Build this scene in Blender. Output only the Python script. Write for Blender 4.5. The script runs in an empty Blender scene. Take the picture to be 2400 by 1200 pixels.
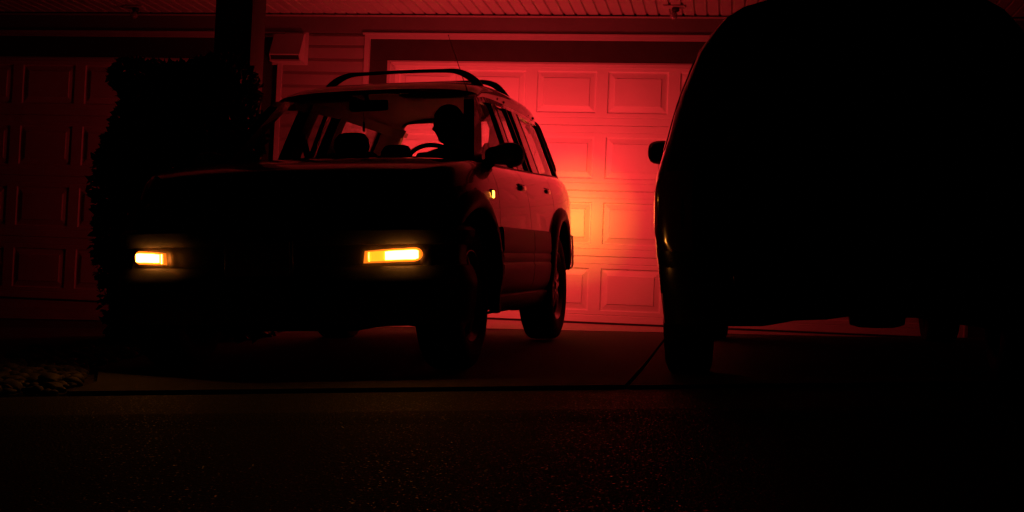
import bpy, bmesh, math, random
import numpy as np
from mathutils import Vector, Matrix, noise
random.seed(7)
PI = math.pi
scn = bpy.context.scene
col = scn.collection

# ------------------------------------------------------------------ camera
CAM_Z = 0.1465
def Rm(ax, a): return Matrix.Rotation(a, 4, ax)
cd = bpy.data.cameras.new('camera'); cam = bpy.data.objects.new('camera', cd); col.objects.link(cam)
cd.sensor_width = 36; cd.lens = 36*3060/2400; cd.clip_start = .05; cd.clip_end = 500
cam.matrix_world = Matrix.Translation((0, 0, CAM_Z)) @ Rm('Z', .16184) @ Rm('X', .03633) @ Rm('Y', -.04134) @ Rm('X', PI/2)
scn.camera = cam

# ------------------------------------------------------------------ world: a moonless night sky
SUN_E, SUN_R = math.radians(-8), math.radians(200)
w = bpy.data.worlds.new('World'); scn.world = w; w.use_nodes = True
nt = w.node_tree; bg = nt.nodes['Background']
sky = nt.nodes.new('ShaderNodeTexSky'); sky.sky_type = 'NISHITA'; sky.sun_disc = False
sky.sun_elevation = SUN_E; sky.sun_rotation = SUN_R
nt.links.new(sky.outputs['Color'], bg.inputs['Color']); bg.inputs['Strength'].default_value = .002

scn.view_settings.view_transform = 'Standard'; scn.view_settings.look = 'None'
scn.view_settings.exposure = 0; scn.view_settings.gamma = 1
scn.render.engine = 'CYCLES'
try:
    scn.cycles.max_bounces = 10; scn.cycles.transparent_max_bounces = 24
    scn.cycles.caustics_reflective = False; scn.cycles.caustics_refractive = False
    scn.cycles.sample_clamp_indirect = 4
except Exception: pass

# lamp powers (emission strength of the lit lenses)
TAIL, AMBER_REAR, SIGNAL, REPEATER = 222.0, 16.0, 28.0, 10.0
AMBBEAM = .95
RED = (1, .027, .038); AMB = (1, .34, .035)

# ------------------------------------------------------------------ materials
def mat(name, base, rough=.6, metal=0, coat=0, spec=.5, noise_amt=0, nscale=20, bump=0, bscale=60, alpha=None):
    m = bpy.data.materials.new(name); m.use_nodes = True
    n = m.node_tree; b = n.nodes['Principled BSDF']
    b.inputs['Base Color'].default_value = (*base, 1); b.inputs['Roughness'].default_value = rough
    b.inputs['Metallic'].default_value = metal; b.inputs['Coat Weight'].default_value = coat
    b.inputs['Coat Roughness'].default_value = .04; b.inputs['Specular IOR Level'].default_value = spec
    tc = n.nodes.new('ShaderNodeTexCoord')
    if noise_amt:
        t = n.nodes.new('ShaderNodeTexNoise'); t.inputs['Scale'].default_value = nscale; t.inputs['Detail'].default_value = 6
        n.links.new(tc.outputs['Object'], t.inputs['Vector'])
        mr = n.nodes.new('ShaderNodeMapRange'); mr.inputs['From Min'].default_value = .3; mr.inputs['From Max'].default_value = .7
        mr.inputs['To Min'].default_value = 1-noise_amt; mr.inputs['To Max'].default_value = 1+noise_amt
        n.links.new(t.outputs['Fac'], mr.inputs['Value'])
        mx = n.nodes.new('ShaderNodeVectorMath'); mx.operation = 'SCALE'; mx.inputs[0].default_value = base
        n.links.new(mr.outputs['Result'], mx.inputs['Scale']); n.links.new(mx.outputs['Vector'], b.inputs['Base Color'])
    if bump:
        t2 = n.nodes.new('ShaderNodeTexNoise'); t2.inputs['Scale'].default_value = bscale; t2.inputs['Detail'].default_value = 4
        n.links.new(tc.outputs['Object'], t2.inputs['Vector'])
        bp = n.nodes.new('ShaderNodeBump'); bp.inputs['Strength'].default_value = 1; bp.inputs['Distance'].default_value = bump
        n.links.new(t2.outputs['Fac'], bp.inputs['Height']); n.links.new(bp.outputs['Normal'], b.inputs['Normal'])
    return m
def glassmat(name, tint=(.8, .85, .83), fac=1.0):
    m = bpy.data.materials.new(name); m.use_nodes = True; n = m.node_tree
    for x in list(n.nodes): n.nodes.remove(x)
    o = n.nodes.new('ShaderNodeOutputMaterial'); mix = n.nodes.new('ShaderNodeMixShader')
    t = n.nodes.new('ShaderNodeBsdfTransparent'); t.inputs['Color'].default_value = (*tint, 1)
    g = n.nodes.new('ShaderNodeBsdfGlossy'); g.inputs['Roughness'].default_value = .02
    f = n.nodes.new('ShaderNodeFresnel'); ge = n.nodes.new('ShaderNodeNewGeometry'); io = n.nodes.new('ShaderNodeMapRange'); io.inputs['To Min'].default_value = 1.5; io.inputs['To Max'].default_value = 1/1.5
    n.links.new(ge.outputs['Backfacing'], io.inputs['Value']); n.links.new(io.outputs['Result'], f.inputs['IOR'])
    mm = n.nodes.new('ShaderNodeMath'); mm.operation = 'MULTIPLY'; mm.inputs[1].default_value = fac
    n.links.new(f.outputs['Fac'], mm.inputs[0]); n.links.new(mm.outputs[0], mix.inputs['Fac'])
    n.links.new(t.outputs[0], mix.inputs[1]); n.links.new(g.outputs[0], mix.inputs[2]); n.links.new(mix.outputs[0], o.inputs['Surface'])
    return m
def emat(name, colr, s, base=None):
    m = bpy.data.materials.new(name); m.use_nodes = True; b = m.node_tree.nodes['Principled BSDF']
    b.inputs['Base Color'].default_value = (*(base or colr), 1); b.inputs['Roughness'].default_value = .25
    b.inputs['Emission Color'].default_value = (*colr, 1); b.inputs['Emission Strength'].default_value = s
    return m
M = {}
M['paint'] = mat('car_paint', (.15, .032, .038), .26, .18, 1.0)
M['cladding'] = mat('grey_cladding', (.037, .037, .038), .42, 0, .0, .5, .12, 30, .0006, 220)
M['blackplastic'] = mat('black_plastic', (.02, .02, .02), .45, bump=.0003, bscale=300)
M['rubber'] = mat('rubber', (.022, .021, .02), .8, noise_amt=.3, nscale=14)
M['alloy'] = mat('alloy', (.42, .42, .43), .33, .9, noise_amt=.12, nscale=9)
M['chrome'] = mat('chrome', (.6, .6, .6), .12, 1)
M['under'] = mat('underbody', (.02, .018, .016), .85, noise_amt=.3)
M['liner'] = mat('headliner', (.22, .21, .20), .95, noise_amt=.06, nscale=40)
M['trimdark'] = mat('interior_trim', (.05, .05, .05), .8)
M['fabric'] = mat('seat_fabric', (.045, .045, .05), .95, noise_amt=.25, nscale=60)
M['glass'] = glassmat('glass', (.93, .95, .94))
M['screen'] = glassmat('windscreen_glass', (.84, .86, .85))
M['privglass'] = glassmat('tinted_glass', (.55, .57, .57))
M['darkglass'] = mat('dark_glass', (.004, .004, .005), .05, 0, 0, .5)
M['lensclear'] = mat('headlamp_lens', (.10, .10, .10), .08, .2, 1)
M['redlens'] = mat('red_lens', (.12, .008, .008), .18, 0, 1)
M['amberlens'] = mat('amber_lens', (.5, .18, .02), .18, 0, 1)
M['plate'] = mat('plate', (.35, .35, .33), .5)
M['rust'] = mat('exhaust_steel', (.09, .075, .065), .6, .6, noise_amt=.3)
M['skin'] = mat('skin', (.32, .20, .15), .6)
M['hair'] = mat('hair', (.02, .016, .013), .7)
M['shirt'] = mat('shirt', (.03, .03, .035), .9)
M['tail'] = emat('tail_lamp_lit', RED, TAIL, (.3, .01, .01))
M['hbl'] = emat('high_brake_lamp_lit', RED, TAIL*1.3, (.3, .01, .01))
M['tailamb'] = emat('rear_signal_lit', (1, .42, .03), AMBER_REAR, (.4, .15, .02))
M['sig'] = emat('signal_lit', (1, .30, .040), SIGNAL)
M['sigdim'] = emat('signal_rim_lit', (1, .20, .010), 1.0, (.4, .12, .01))
M['sigmid'] = emat('signal_inner_lit', (1, .60, .02), 1.0, (.4, .2, .02))
M['rep'] = emat('repeater_lit', (1, .34, .03), REPEATER)
# house
M['vinyl'] = mat('siding_vinyl', (.30, .29, .27), .55, noise_amt=.05, nscale=4, bump=.0006, bscale=30)
M['frieze'] = mat('frieze_paint', (.15, .145, .14), .55, noise_amt=.06, nscale=5)
M['trim'] = mat('white_trim', (.45, .44, .43), .5, noise_amt=.05, nscale=6)
M['soffit'] = mat('soffit_vinyl', (.46, .45, .44), .5, noise_amt=.05, nscale=5)
M['brown'] = mat('brown_board', (.032, .026, .022), .6, noise_amt=.12, nscale=12)
M['seal'] = mat('door_seal', (.012, .012, .012), .7)
M['roof'] = mat('shingle', (.07, .065, .06), .9, noise_amt=.3, nscale=30)

def door_material():
    m = bpy.data.materials.new('garage_door_paint'); m.use_nodes = True; n = m.node_tree; b = n.nodes['Principled BSDF']
    b.inputs['Roughness'].default_value = .42
    tc = n.nodes.new('ShaderNodeTexCoord'); mp = n.nodes.new('ShaderNodeMapping'); mp.inputs['Scale'].default_value = (5, 1, 90)
    n.links.new(tc.outputs['Object'], mp.inputs['Vector'])
    t = n.nodes.new('ShaderNodeTexNoise'); t.inputs['Scale'].default_value = 1.6; t.inputs['Detail'].default_value = 5
    n.links.new(mp.outputs['Vector'], t.inputs['Vector'])
    bp = n.nodes.new('ShaderNodeBump'); bp.inputs['Distance'].default_value = .0016; bp.inputs['Strength'].default_value = .8
    n.links.new(t.outputs['Fac'], bp.inputs['Height'])
    tw = n.nodes.new('ShaderNodeTexNoise'); tw.inputs['Scale'].default_value = 3.2; tw.inputs['Detail'].default_value = 1; n.links.new(tc.outputs['Object'], tw.inputs['Vector'])
    bw = n.nodes.new('ShaderNodeBump'); bw.inputs['Distance'].default_value = .007; n.links.new(tw.outputs['Fac'], bw.inputs['Height']); n.links.new(bp.outputs['Normal'], bw.inputs['Normal']); n.links.new(bw.outputs['Normal'], b.inputs['Normal'])
    t2 = n.nodes.new('ShaderNodeTexNoise'); t2.inputs['Scale'].default_value = 1.7; t2.inputs['Detail'].default_value = 8
    n.links.new(tc.outputs['Object'], t2.inputs['Vector'])
    cr = n.nodes.new('ShaderNodeMapRange'); cr.inputs['From Min'].default_value = .3; cr.inputs['From Max'].default_value = .7
    cr.inputs['To Min'].default_value = .90; cr.inputs['To Max'].default_value = 1.04
    n.links.new(t2.outputs['Fac'], cr.inputs['Value'])
    sc = n.nodes.new('ShaderNodeVectorMath'); sc.operation = 'SCALE'; sc.inputs[0].default_value = (.72, .71, .68)
    n.links.new(cr.outputs['Result'], sc.inputs['Scale']); n.links.new(sc.outputs['Vector'], b.inputs['Base Color'])
    return m
M['door'] = door_material()

def ground_material(name, base, rough, bump, bscale, glint=0.0, gscale=300, stain=.25, spec=.3):
    m = bpy.data.materials.new(name); m.use_nodes = True; n = m.node_tree; b = n.nodes['Principled BSDF']
    tc = n.nodes.new('ShaderNodeTexCoord')
    def nz(scale, detail=6):
        t = n.nodes.new('ShaderNodeTexNoise'); t.inputs['Scale'].default_value = scale; t.inputs['Detail'].default_value = detail
        n.links.new(tc.outputs['Object'], t.inputs['Vector']); return t
    a = nz(1.3); c = nz(45)
    ad = n.nodes.new('ShaderNodeMath'); ad.operation = 'ADD'; n.links.new(a.outputs['Fac'], ad.inputs[0]); n.links.new(c.outputs['Fac'], ad.inputs[1])
    mr = n.nodes.new('ShaderNodeMapRange'); mr.inputs['From Min'].default_value = .6; mr.inputs['From Max'].default_value = 1.4
    mr.inputs['To Min'].default_value = 1-stain; mr.inputs['To Max'].default_value = 1+stain
    n.links.new(ad.outputs[0], mr.inputs['Value'])
    sc = n.nodes.new('ShaderNodeVectorMath'); sc.operation = 'SCALE'; sc.inputs[0].default_value = base
    n.links.new(mr.outputs['Result'], sc.inputs['Scale']); n.links.new(sc.outputs['Vector'], b.inputs['Base Color'])
    b.inputs['Specular IOR Level'].default_value = spec
    v = n.nodes.new('ShaderNodeTexVoronoi'); v.inputs['Scale'].default_value = bscale
    n.links.new(tc.outputs['Object'], v.inputs['Vector'])
    f = nz(bscale*.6, 3)
    h = n.nodes.new('ShaderNodeMath'); h.operation = 'ADD'; n.links.new(v.outputs['Distance'], h.inputs[0]); n.links.new(f.outputs['Fac'], h.inputs[1])
    bp = n.nodes.new('ShaderNodeBump'); bp.inputs['Distance'].default_value = bump; bp.inputs['Strength'].default_value = 1
    n.links.new(h.outputs[0], bp.inputs['Height']); n.links.new(bp.outputs['Normal'], b.inputs['Normal'])
    if glint:
        v2 = n.nodes.new('ShaderNodeTexVoronoi'); v2.inputs['Scale'].default_value = gscale
        n.links.new(tc.outputs['Object'], v2.inputs['Vector'])
        sx = n.nodes.new('ShaderNodeSeparateColor'); n.links.new(v2.outputs['Color'], sx.inputs[0])
        gt = n.nodes.new('ShaderNodeMath'); gt.operation = 'GREATER_THAN'; gt.inputs[1].default_value = 1-glint
        n.links.new(sx.outputs[0], gt.inputs[0])
        m2 = n.nodes.new('ShaderNodeMapRange'); m2.inputs['To Min'].default_value = rough; m2.inputs['To Max'].default_value = .30
        n.links.new(gt.outputs[0], m2.inputs['Value']); n.links.new(m2.outputs['Result'], b.inputs['Roughness'])
    else: b.inputs['Roughness'].default_value = rough
    return m
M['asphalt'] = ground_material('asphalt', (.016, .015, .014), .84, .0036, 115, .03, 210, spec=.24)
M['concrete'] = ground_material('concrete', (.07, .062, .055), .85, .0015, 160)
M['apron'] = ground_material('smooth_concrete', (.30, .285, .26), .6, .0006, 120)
M['gutter'] = ground_material('gutter_concrete', (.040, .037, .034), .8, .0026, 150, .05, 200, spec=.34)
M['soil'] = ground_material('soil', (.05, .035, .025), .95, .01, 40)
M['rock'] = mat('river_rock', (.07, .062, .055), .7, noise_amt=.4, nscale=6)
M['joint'] = mat('joint_filler', (.02, .018, .015), .9)
def leafmat():
    m = mat('leaf', (.05, .085, .03), .38, spec=.5)
    n = m.node_tree; b = n.nodes['Principled BSDF']; oi = n.nodes.new('ShaderNodeNewGeometry')
    cr = n.nodes.new('ShaderNodeMapRange'); cr.inputs['To Min'].default_value = .55; cr.inputs['To Max'].default_value = 1.5
    n.links.new(oi.outputs['Random Per Island'], cr.inputs['Value'])
    sc = n.nodes.new('ShaderNodeVectorMath'); sc.operation = 'SCALE'; sc.inputs[0].default_value = (.05, .085, .03)
    n.links.new(cr.outputs['Result'], sc.inputs['Scale']); n.links.new(sc.outputs['Vector'], b.inputs['Base Color']); return m
M['leaf'] = leafmat(); M['bark'] = mat('bark', (.08, .055, .04), .9, noise_amt=.3)

# ------------------------------------------------------------------ helpers
def link(name, me, m=None, parent=None, smooth=False):
    if m is not None:
        me.materials.clear(); me.materials.append(m)
    if smooth:
        me.polygons.foreach_set('use_smooth', [True]*len(me.polygons))
    o = bpy.data.objects.new(name, me); col.objects.link(o)
    if parent: o.parent = parent
    return o
def from_bm(name, bm, m, parent=None, smooth=False, ang=None):
    bmesh.ops.recalc_face_normals(bm, faces=bm.faces)
    me = bpy.data.meshes.new(name); bm.to_mesh(me); bm.free()
    o = link(name, me, m, parent, smooth or ang is not None)
    if ang is not None:
        me.set_sharp_from_angle(angle=math.radians(ang))
    return o
def mesh(name, V, F, m, parent=None, smooth=False, ang=None):
    bm = bmesh.new(); vs = [bm.verts.new(v) for v in V]
    for f in F:
        try: bm.faces.new([vs[i] for i in f])
        except ValueError: pass
    return from_bm(name, bm, m, parent, smooth, ang)
def tag(o, label, cat, group=None, kind=None):
    if kind: o['kind'] = kind
    if label: o['label'] = label
    if cat: o['category'] = cat
    if group: o['group'] = group
    return o
def empty(name, mtx, label, cat, group=None):
    o = bpy.data.objects.new(name, None); col.objects.link(o); o.matrix_world = mtx; o.empty_display_size = .2
    return tag(o, label, cat, group)
def structure(o): o['kind'] = 'structure'; return o

def add_box(bm, a, b, bev=0.0, mtx=None):
    c = [(a[i]+b[i])/2 for i in range(3)]; s = [abs(b[i]-a[i]) for i in range(3)]
    r = bmesh.ops.create_cube(bm, size=1, matrix=Matrix.Translation(c) @ Matrix.Diagonal((*s, 1)))
    vs = r['verts']
    if bev > 0:
        es = list({e for v in vs for e in v.link_edges})
        rr = bmesh.ops.bevel(bm, geom=es, offset=bev, segments=3, profile=.5, affect='EDGES')
        vs = list({v for f in rr['faces'] for v in f.verts} | {v for v in vs if v.is_valid})
    if mtx is not None: bmesh.ops.transform(bm, matrix=mtx, verts=vs)
    return vs
def box(name, a, b, m, parent=None, bev=0.0, mtx=None):
    bm = bmesh.new(); add_box(bm, a, b, bev, mtx); return from_bm(name, bm, m, parent, ang=40 if bev else None)
def grid(name, P, m, parent=None, closed_u=False, closed_v=False, caps=False, smooth=True, thick=0, ang=None):
    """P[i][j] points -> quad sheet"""
    nu, nv = len(P), len(P[0]); bm = bmesh.new()
    vs = [[bm.verts.new(p) for p in row] for row in P]
    for i in range(nu if closed_u else nu-1):
        for j in range(nv if closed_v else nv-1):
            q = [vs[i][j], vs[(i+1) % nu][j], vs[(i+1) % nu][(j+1) % nv], vs[i][(j+1) % nv]]
            try: bm.faces.new(q)
            except ValueError: pass
    if caps:
        bm.faces.new(vs[0][::-1]); bm.faces.new(vs[-1])
    bmesh.ops.remove_doubles(bm, verts=bm.verts, dist=1e-6)
    bmesh.ops.recalc_face_normals(bm, faces=bm.faces)
    if thick: bmesh.ops.solidify(bm, geom=bm.faces[:], thickness=thick)
    return from_bm(name, bm, m, parent, smooth, ang)
def tube_pts(path, rad, n=10, flat=None):
    """rings along path; rad scalar or list; flat=(a,b) elliptical"""
    path = [Vector(p) for p in path]; rings = []; up0 = None
    for i, p in enumerate(path):
        t = (path[min(i+1, len(path)-1)]-path[max(i-1, 0)]).normalized()
        ref = up0 if up0 is not None else (Vector((0, 0, 1)) if abs(t.z) < .9 else Vector((1, 0, 0)))
        s = t.cross(ref).normalized(); u = s.cross(t).normalized(); up0 = u
        r = rad[i] if isinstance(rad, (list, tuple)) else rad
        a, b = flat if flat else (1, 1)
        rings.append([p + s*math.cos(2*PI*k/n)*r*a + u*math.sin(2*PI*k/n)*r*b for k in range(n)])
    return rings
def tube(name, path, rad, m, parent=None, n=10, flat=None):
    return grid(name, tube_pts(path, rad, n, flat), m, parent, closed_v=True, caps=True, ang=50)
def add_rings(bm, rings, caps=True):
    vs = [[bm.verts.new(p) for p in r] for r in rings]; n = len(vs[0])
    for i in range(len(vs)-1):
        for j in range(n): bm.faces.new([vs[i][j], vs[i+1][j], vs[i+1][(j+1) % n], vs[i][(j+1) % n]])
    if caps: bm.faces.new(vs[0][::-1]); bm.faces.new(vs[-1])
def lathe_rings(prof, n, c, axis='y', rmod=None):
    """prof: (r, a) list; revolve round axis through c -> rows"""
    rows = []
    for (r, a) in prof:
        row = []
        for k in range(n):
            t = 2*PI*k/n; rr = r
            if axis == 'y': row.append((c[0]+rr*math.cos(t), c[1]+a, c[2]+rr*math.sin(t)))
            elif axis == 'z': row.append((c[0]+rr*math.cos(t), c[1]+rr*math.sin(t), c[2]+a))
            else: row.append((c[0]+a, c[1]+rr*math.cos(t), c[2]+rr*math.sin(t)))
        rows.append(row)
    return rows
def prism_uz(bm, poly, vfun, thick):
    """poly of (u,z) mapped on the side surface v=vfun(u,z), extruded inwards"""
    n = len(poly)
    A = [bm.verts.new((u, vfun(u, z), z)) for u, z in poly]
    B = [bm.verts.new((u, vfun(u, z)-thick*(1 if vfun(u, z) > 0 else -1), z)) for u, z in poly]
    bm.faces.new(A); bm.faces.new(B[::-1])
    for i in range(n): bm.faces.new([A[i], B[i], B[(i+1) % n], A[(i+1) % n]])
def interp(x, xs, ys): return float(np.interp(x, xs, ys))
def smooth_interp(x, xs, ys):
    # monotone-ish cubic (catmull-rom in x)
    if x <= xs[0]: return ys[0]
    if x >= xs[-1]: return ys[-1]
    i = max(k for k in range(len(xs)-1) if xs[k] <= x)
    x0, x1 = xs[i], xs[i+1]; t = (x-x0)/(x1-x0)
    m0 = (ys[i+1]-ys[max(i-1, 0)])/(xs[i+1]-xs[max(i-1, 0)]); m1 = (ys[min(i+2, len(xs)-1)]-ys[i])/(xs[min(i+2, len(xs)-1)]-xs[i])
    h = x1-x0
    return (2*t**3-3*t*t+1)*ys[i]+(t**3-2*t*t+t)*h*m0+(-2*t**3+3*t*t)*ys[i+1]+(t**3-t*t)*h*m1
def resample(P, n):
    d = [0]
    for a, b in zip(P[:-1], P[1:]): d.append(d[-1]+math.dist(a, b))
    return [tuple(smooth_interp(s, d, [p[k] for p in P]) for k in range(len(P[0]))) for s in np.linspace(0, d[-1], n)]
def boolean(o, cutters):
    for c in cutters:
        md = o.modifiers.new('b', 'BOOLEAN'); md.operation = 'DIFFERENCE'; md.object = c; md.solver = 'EXACT'
    bpy.context.view_layer.update()
    dg = bpy.context.evaluated_depsgraph_get()
    me = bpy.data.meshes.new_from_object(o.evaluated_get(dg)); old = o.data
    o.modifiers.clear(); o.data = me
    for c in cutters: bpy.data.objects.remove(c, do_unlink=True)
    return o

# ------------------------------------------------------------------ ground (the lot falls towards the street and leans a little)
def gz(x, y):
    t = min(max((y-9.3)/1.1, 0), 1); t = t*t*(3-2*t)
    z = -.04 + .041*(y-10.47) + .035*(x+1.9)*(1-t)
    z += .04*max(0, min(1, (y-9.6)/.87))
    if y < 4.3: z = z if y > 3.6 else z - .010*(3.6-y)
    return z
def ground_sheet(name, poly_fn, xs, ys, m, dz=0.0, thick=0, label=None):
    P = [[(x, y, gz(x, y)+dz) for y in ys] for x in xs]
    return P
def poly_ground(name, poly, m, dz, step=.35, thick=.0):
    """polygon in plan, cut into strips so that it follows the ground"""
    bm = bmesh.new(); vs = [bm.verts.new((x, y, 0)) for x, y in poly]; bm.faces.new(vs)
    xs = [p[0] for p in poly]; ys = [p[1] for p in poly]
    for ax, lo, hi in ((0, min(xs), max(xs)), (1, min(ys), max(ys))):
        st = max(step, (hi-lo)/60)
        k = lo+st
        while k < hi:
            co = [0, 0, 0]; no = [0, 0, 0]; co[ax] = k; no[ax] = 1
            bmesh.ops.bisect_plane(bm, geom=bm.verts[:]+bm.edges[:]+bm.faces[:], plane_co=co, plane_no=no); k += st
    for v in bm.verts: v.co.z = gz(v.co.x, v.co.y)+dz
    if thick:
        r = bmesh.ops.extrude_face_region(bm, geom=bm.faces[:])
        for e in r['geom']:
            if isinstance(e, bmesh.types.BMVert): e.co.z -= thick
    return from_bm(name, bm, m)
# base sheet: asphalt street reaching the horizon, everything else lies on it
xs = [-160, -60, -25, -14] + [(-10+.5*i) for i in range(35)] + [12, 25, 60, 160]
ys = [-160, -50, -15, -6, -3] + [(-2+.4*i) for i in range(40)] + [16, 30, 80, 160]
def gbase(x, y):
    xx = max(-14, min(9, x)); yy = max(-3, min(11, y)); return gz(xx, yy)-.017
structure(grid('street_asphalt', [[(x, y, gbase(x, y)) for y in ys] for x in xs], M['asphalt'], smooth=True))
bpy.data.objects['street_asphalt'].name = 'street'
L1 = lambda x: 4.96+(x+2.637)*.29         # front edge of the driveway slab
L2 = lambda x: 4.37+(x+2.23)*.262         # gutter / asphalt line
def along(f, xs): return [(x, f(x)) for x in xs]
# shallow worn lip of asphalt against the gutter
structure(grid('street_edge', [[(x, L2(x)+d, gz(x, L2(x))+h) for d, h in ((-.42, -.040), (-.22, -.0175), (-.10, -.0115), (-.03, -.0095), (-.004, -.0095), (.006, -.014))] for x in np.linspace(-9, 6, 60)], M['asphalt']))
structure(poly_ground('gutter', along(L2, [-9, -5, -2, 1, 4, 6]) + along(lambda x: L1(x)-.012, [6, 4, 1, -2, -5, -9]), M['gutter'], -.012, thick=.1))
EDGE = [(-2.62, 4.97), (-2.70, 5.38), (-3.05, 6.1), (-3.17, 6.8), (-3.17, 9.72)]
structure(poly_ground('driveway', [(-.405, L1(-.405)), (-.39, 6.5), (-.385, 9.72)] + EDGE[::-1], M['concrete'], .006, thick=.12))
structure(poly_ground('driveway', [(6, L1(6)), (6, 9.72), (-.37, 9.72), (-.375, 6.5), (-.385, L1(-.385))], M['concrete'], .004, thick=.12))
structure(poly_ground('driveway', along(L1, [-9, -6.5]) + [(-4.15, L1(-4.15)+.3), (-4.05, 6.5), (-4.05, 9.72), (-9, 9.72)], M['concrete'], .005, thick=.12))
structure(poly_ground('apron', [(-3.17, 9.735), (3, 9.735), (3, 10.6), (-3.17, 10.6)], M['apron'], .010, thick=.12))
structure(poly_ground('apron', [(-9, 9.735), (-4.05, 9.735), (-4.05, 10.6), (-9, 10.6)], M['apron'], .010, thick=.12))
structure(poly_ground('planting_bed', along(lambda x: L1(x)+.02, [-6.5, -5, -3.5, -2.64]) + [(a-.02, b) for a, b in EDGE] + [(-3.18, 10.5), (-4.04, 10.5), (-4.04, 6.5), (-4.14, L1(-4.15)+.32)], M['soil'], -.008))

# river rocks in the bed: nobody could count them
def rocks():
    rnd = random.Random(3); base = []
    for sub in (1, 2):
        bm = bmesh.new(); bmesh.ops.create_icosphere(bm, subdivisions=sub, radius=1)
        base.append((np.array([v.co[:] for v in bm.verts]), [[v.index for v in f.verts] for f in bm.faces])); bm.free()
    def inbed(x, y):
        e = interp(y, [4.97, 5.38, 6.1, 6.8, 9.7], [-2.66, -2.74, -3.1, -3.22, -3.22])
        return x < e-.02 and x > -5.6 and y > L1(x)+.05 and (x > -4.0 or y < 5.9+(x+4)*.5)
    V = []; F = []; off = 0; n = 0
    for _ in range(30000):
        x = rnd.uniform(-5.6, -2.6); y = rnd.uniform(4.2, 10.3)
        if not inbed(x, y): continue
        n += 1
        if n > 5200: break
        r = rnd.uniform(.011, .030)*(1+.7*rnd.random()**4); P, T = base[1 if y < 6 else 0]
        mt = Matrix.Translation((x, y, gz(x, y)-.008+r*rnd.uniform(.1, .6))) @ Rm('Z', rnd.uniform(0, 6.3)) @ Rm('X', rnd.uniform(-.6, .6)) @ Matrix.Diagonal((r*rnd.uniform(.8, 1.6), r*rnd.uniform(.8, 1.1), r*rnd.uniform(.4, .8), 1))
        m3 = np.array(mt); ph = rnd.uniform(0, 6)
        Q = P*(1+.13*np.sin(P[:, [1, 2, 0]]*2.6+ph)+.07*np.sin(P[:, [2, 0, 1]]*4.1+ph*2))
        V.append(Q @ m3[:3, :3].T + m3[:3, 3]); F += [[i+off for i in t] for t in T]; off += len(P)
    me = bpy.data.meshes.new('river_rocks'); me.from_pydata(np.concatenate(V).tolist(), [], F)
    o = link('river_rocks', me, M['rock'], smooth=True); o['kind'] = 'stuff'; return o
o = rocks(); tag(o, 'rounded river rocks lying in the planting bed between the driveways', 'rocks')
# dead leaves under the car side
def litter():
    bm = bmesh.new(); rnd = random.Random(5)
    for _ in range(240):
        x = rnd.uniform(-3.9, -2.85); y = rnd.uniform(7.6, 10.1)
        mt = Matrix.Translation((x, y, gz(x, y)+.03+rnd.uniform(0, .03))) @ Matrix.Rotation(rnd.uniform(0, 6.28), 4, Vector((rnd.random()-.5, rnd.random()-.5, 1)).normalized()) @ Rm('X', rnd.uniform(-.8, .8))
        s = rnd.uniform(.02, .045)
        P = [(-s, 0, 0), (0, s*.5, s*.15), (s, 0, .0), (0, -s*.5, s*.15)]
        vs = [bm.verts.new(mt @ Vector(p)) for p in P]; bm.faces.new([vs[0], vs[1], vs[2]]); bm.faces.new([vs[0], vs[2], vs[3]])
    o = from_bm('fallen_leaves', bm, M['leaf']); o['kind'] = 'stuff'; tag(o, 'fallen leaves scattered on the bed below the shrub', 'leaves')
litter()

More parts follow.
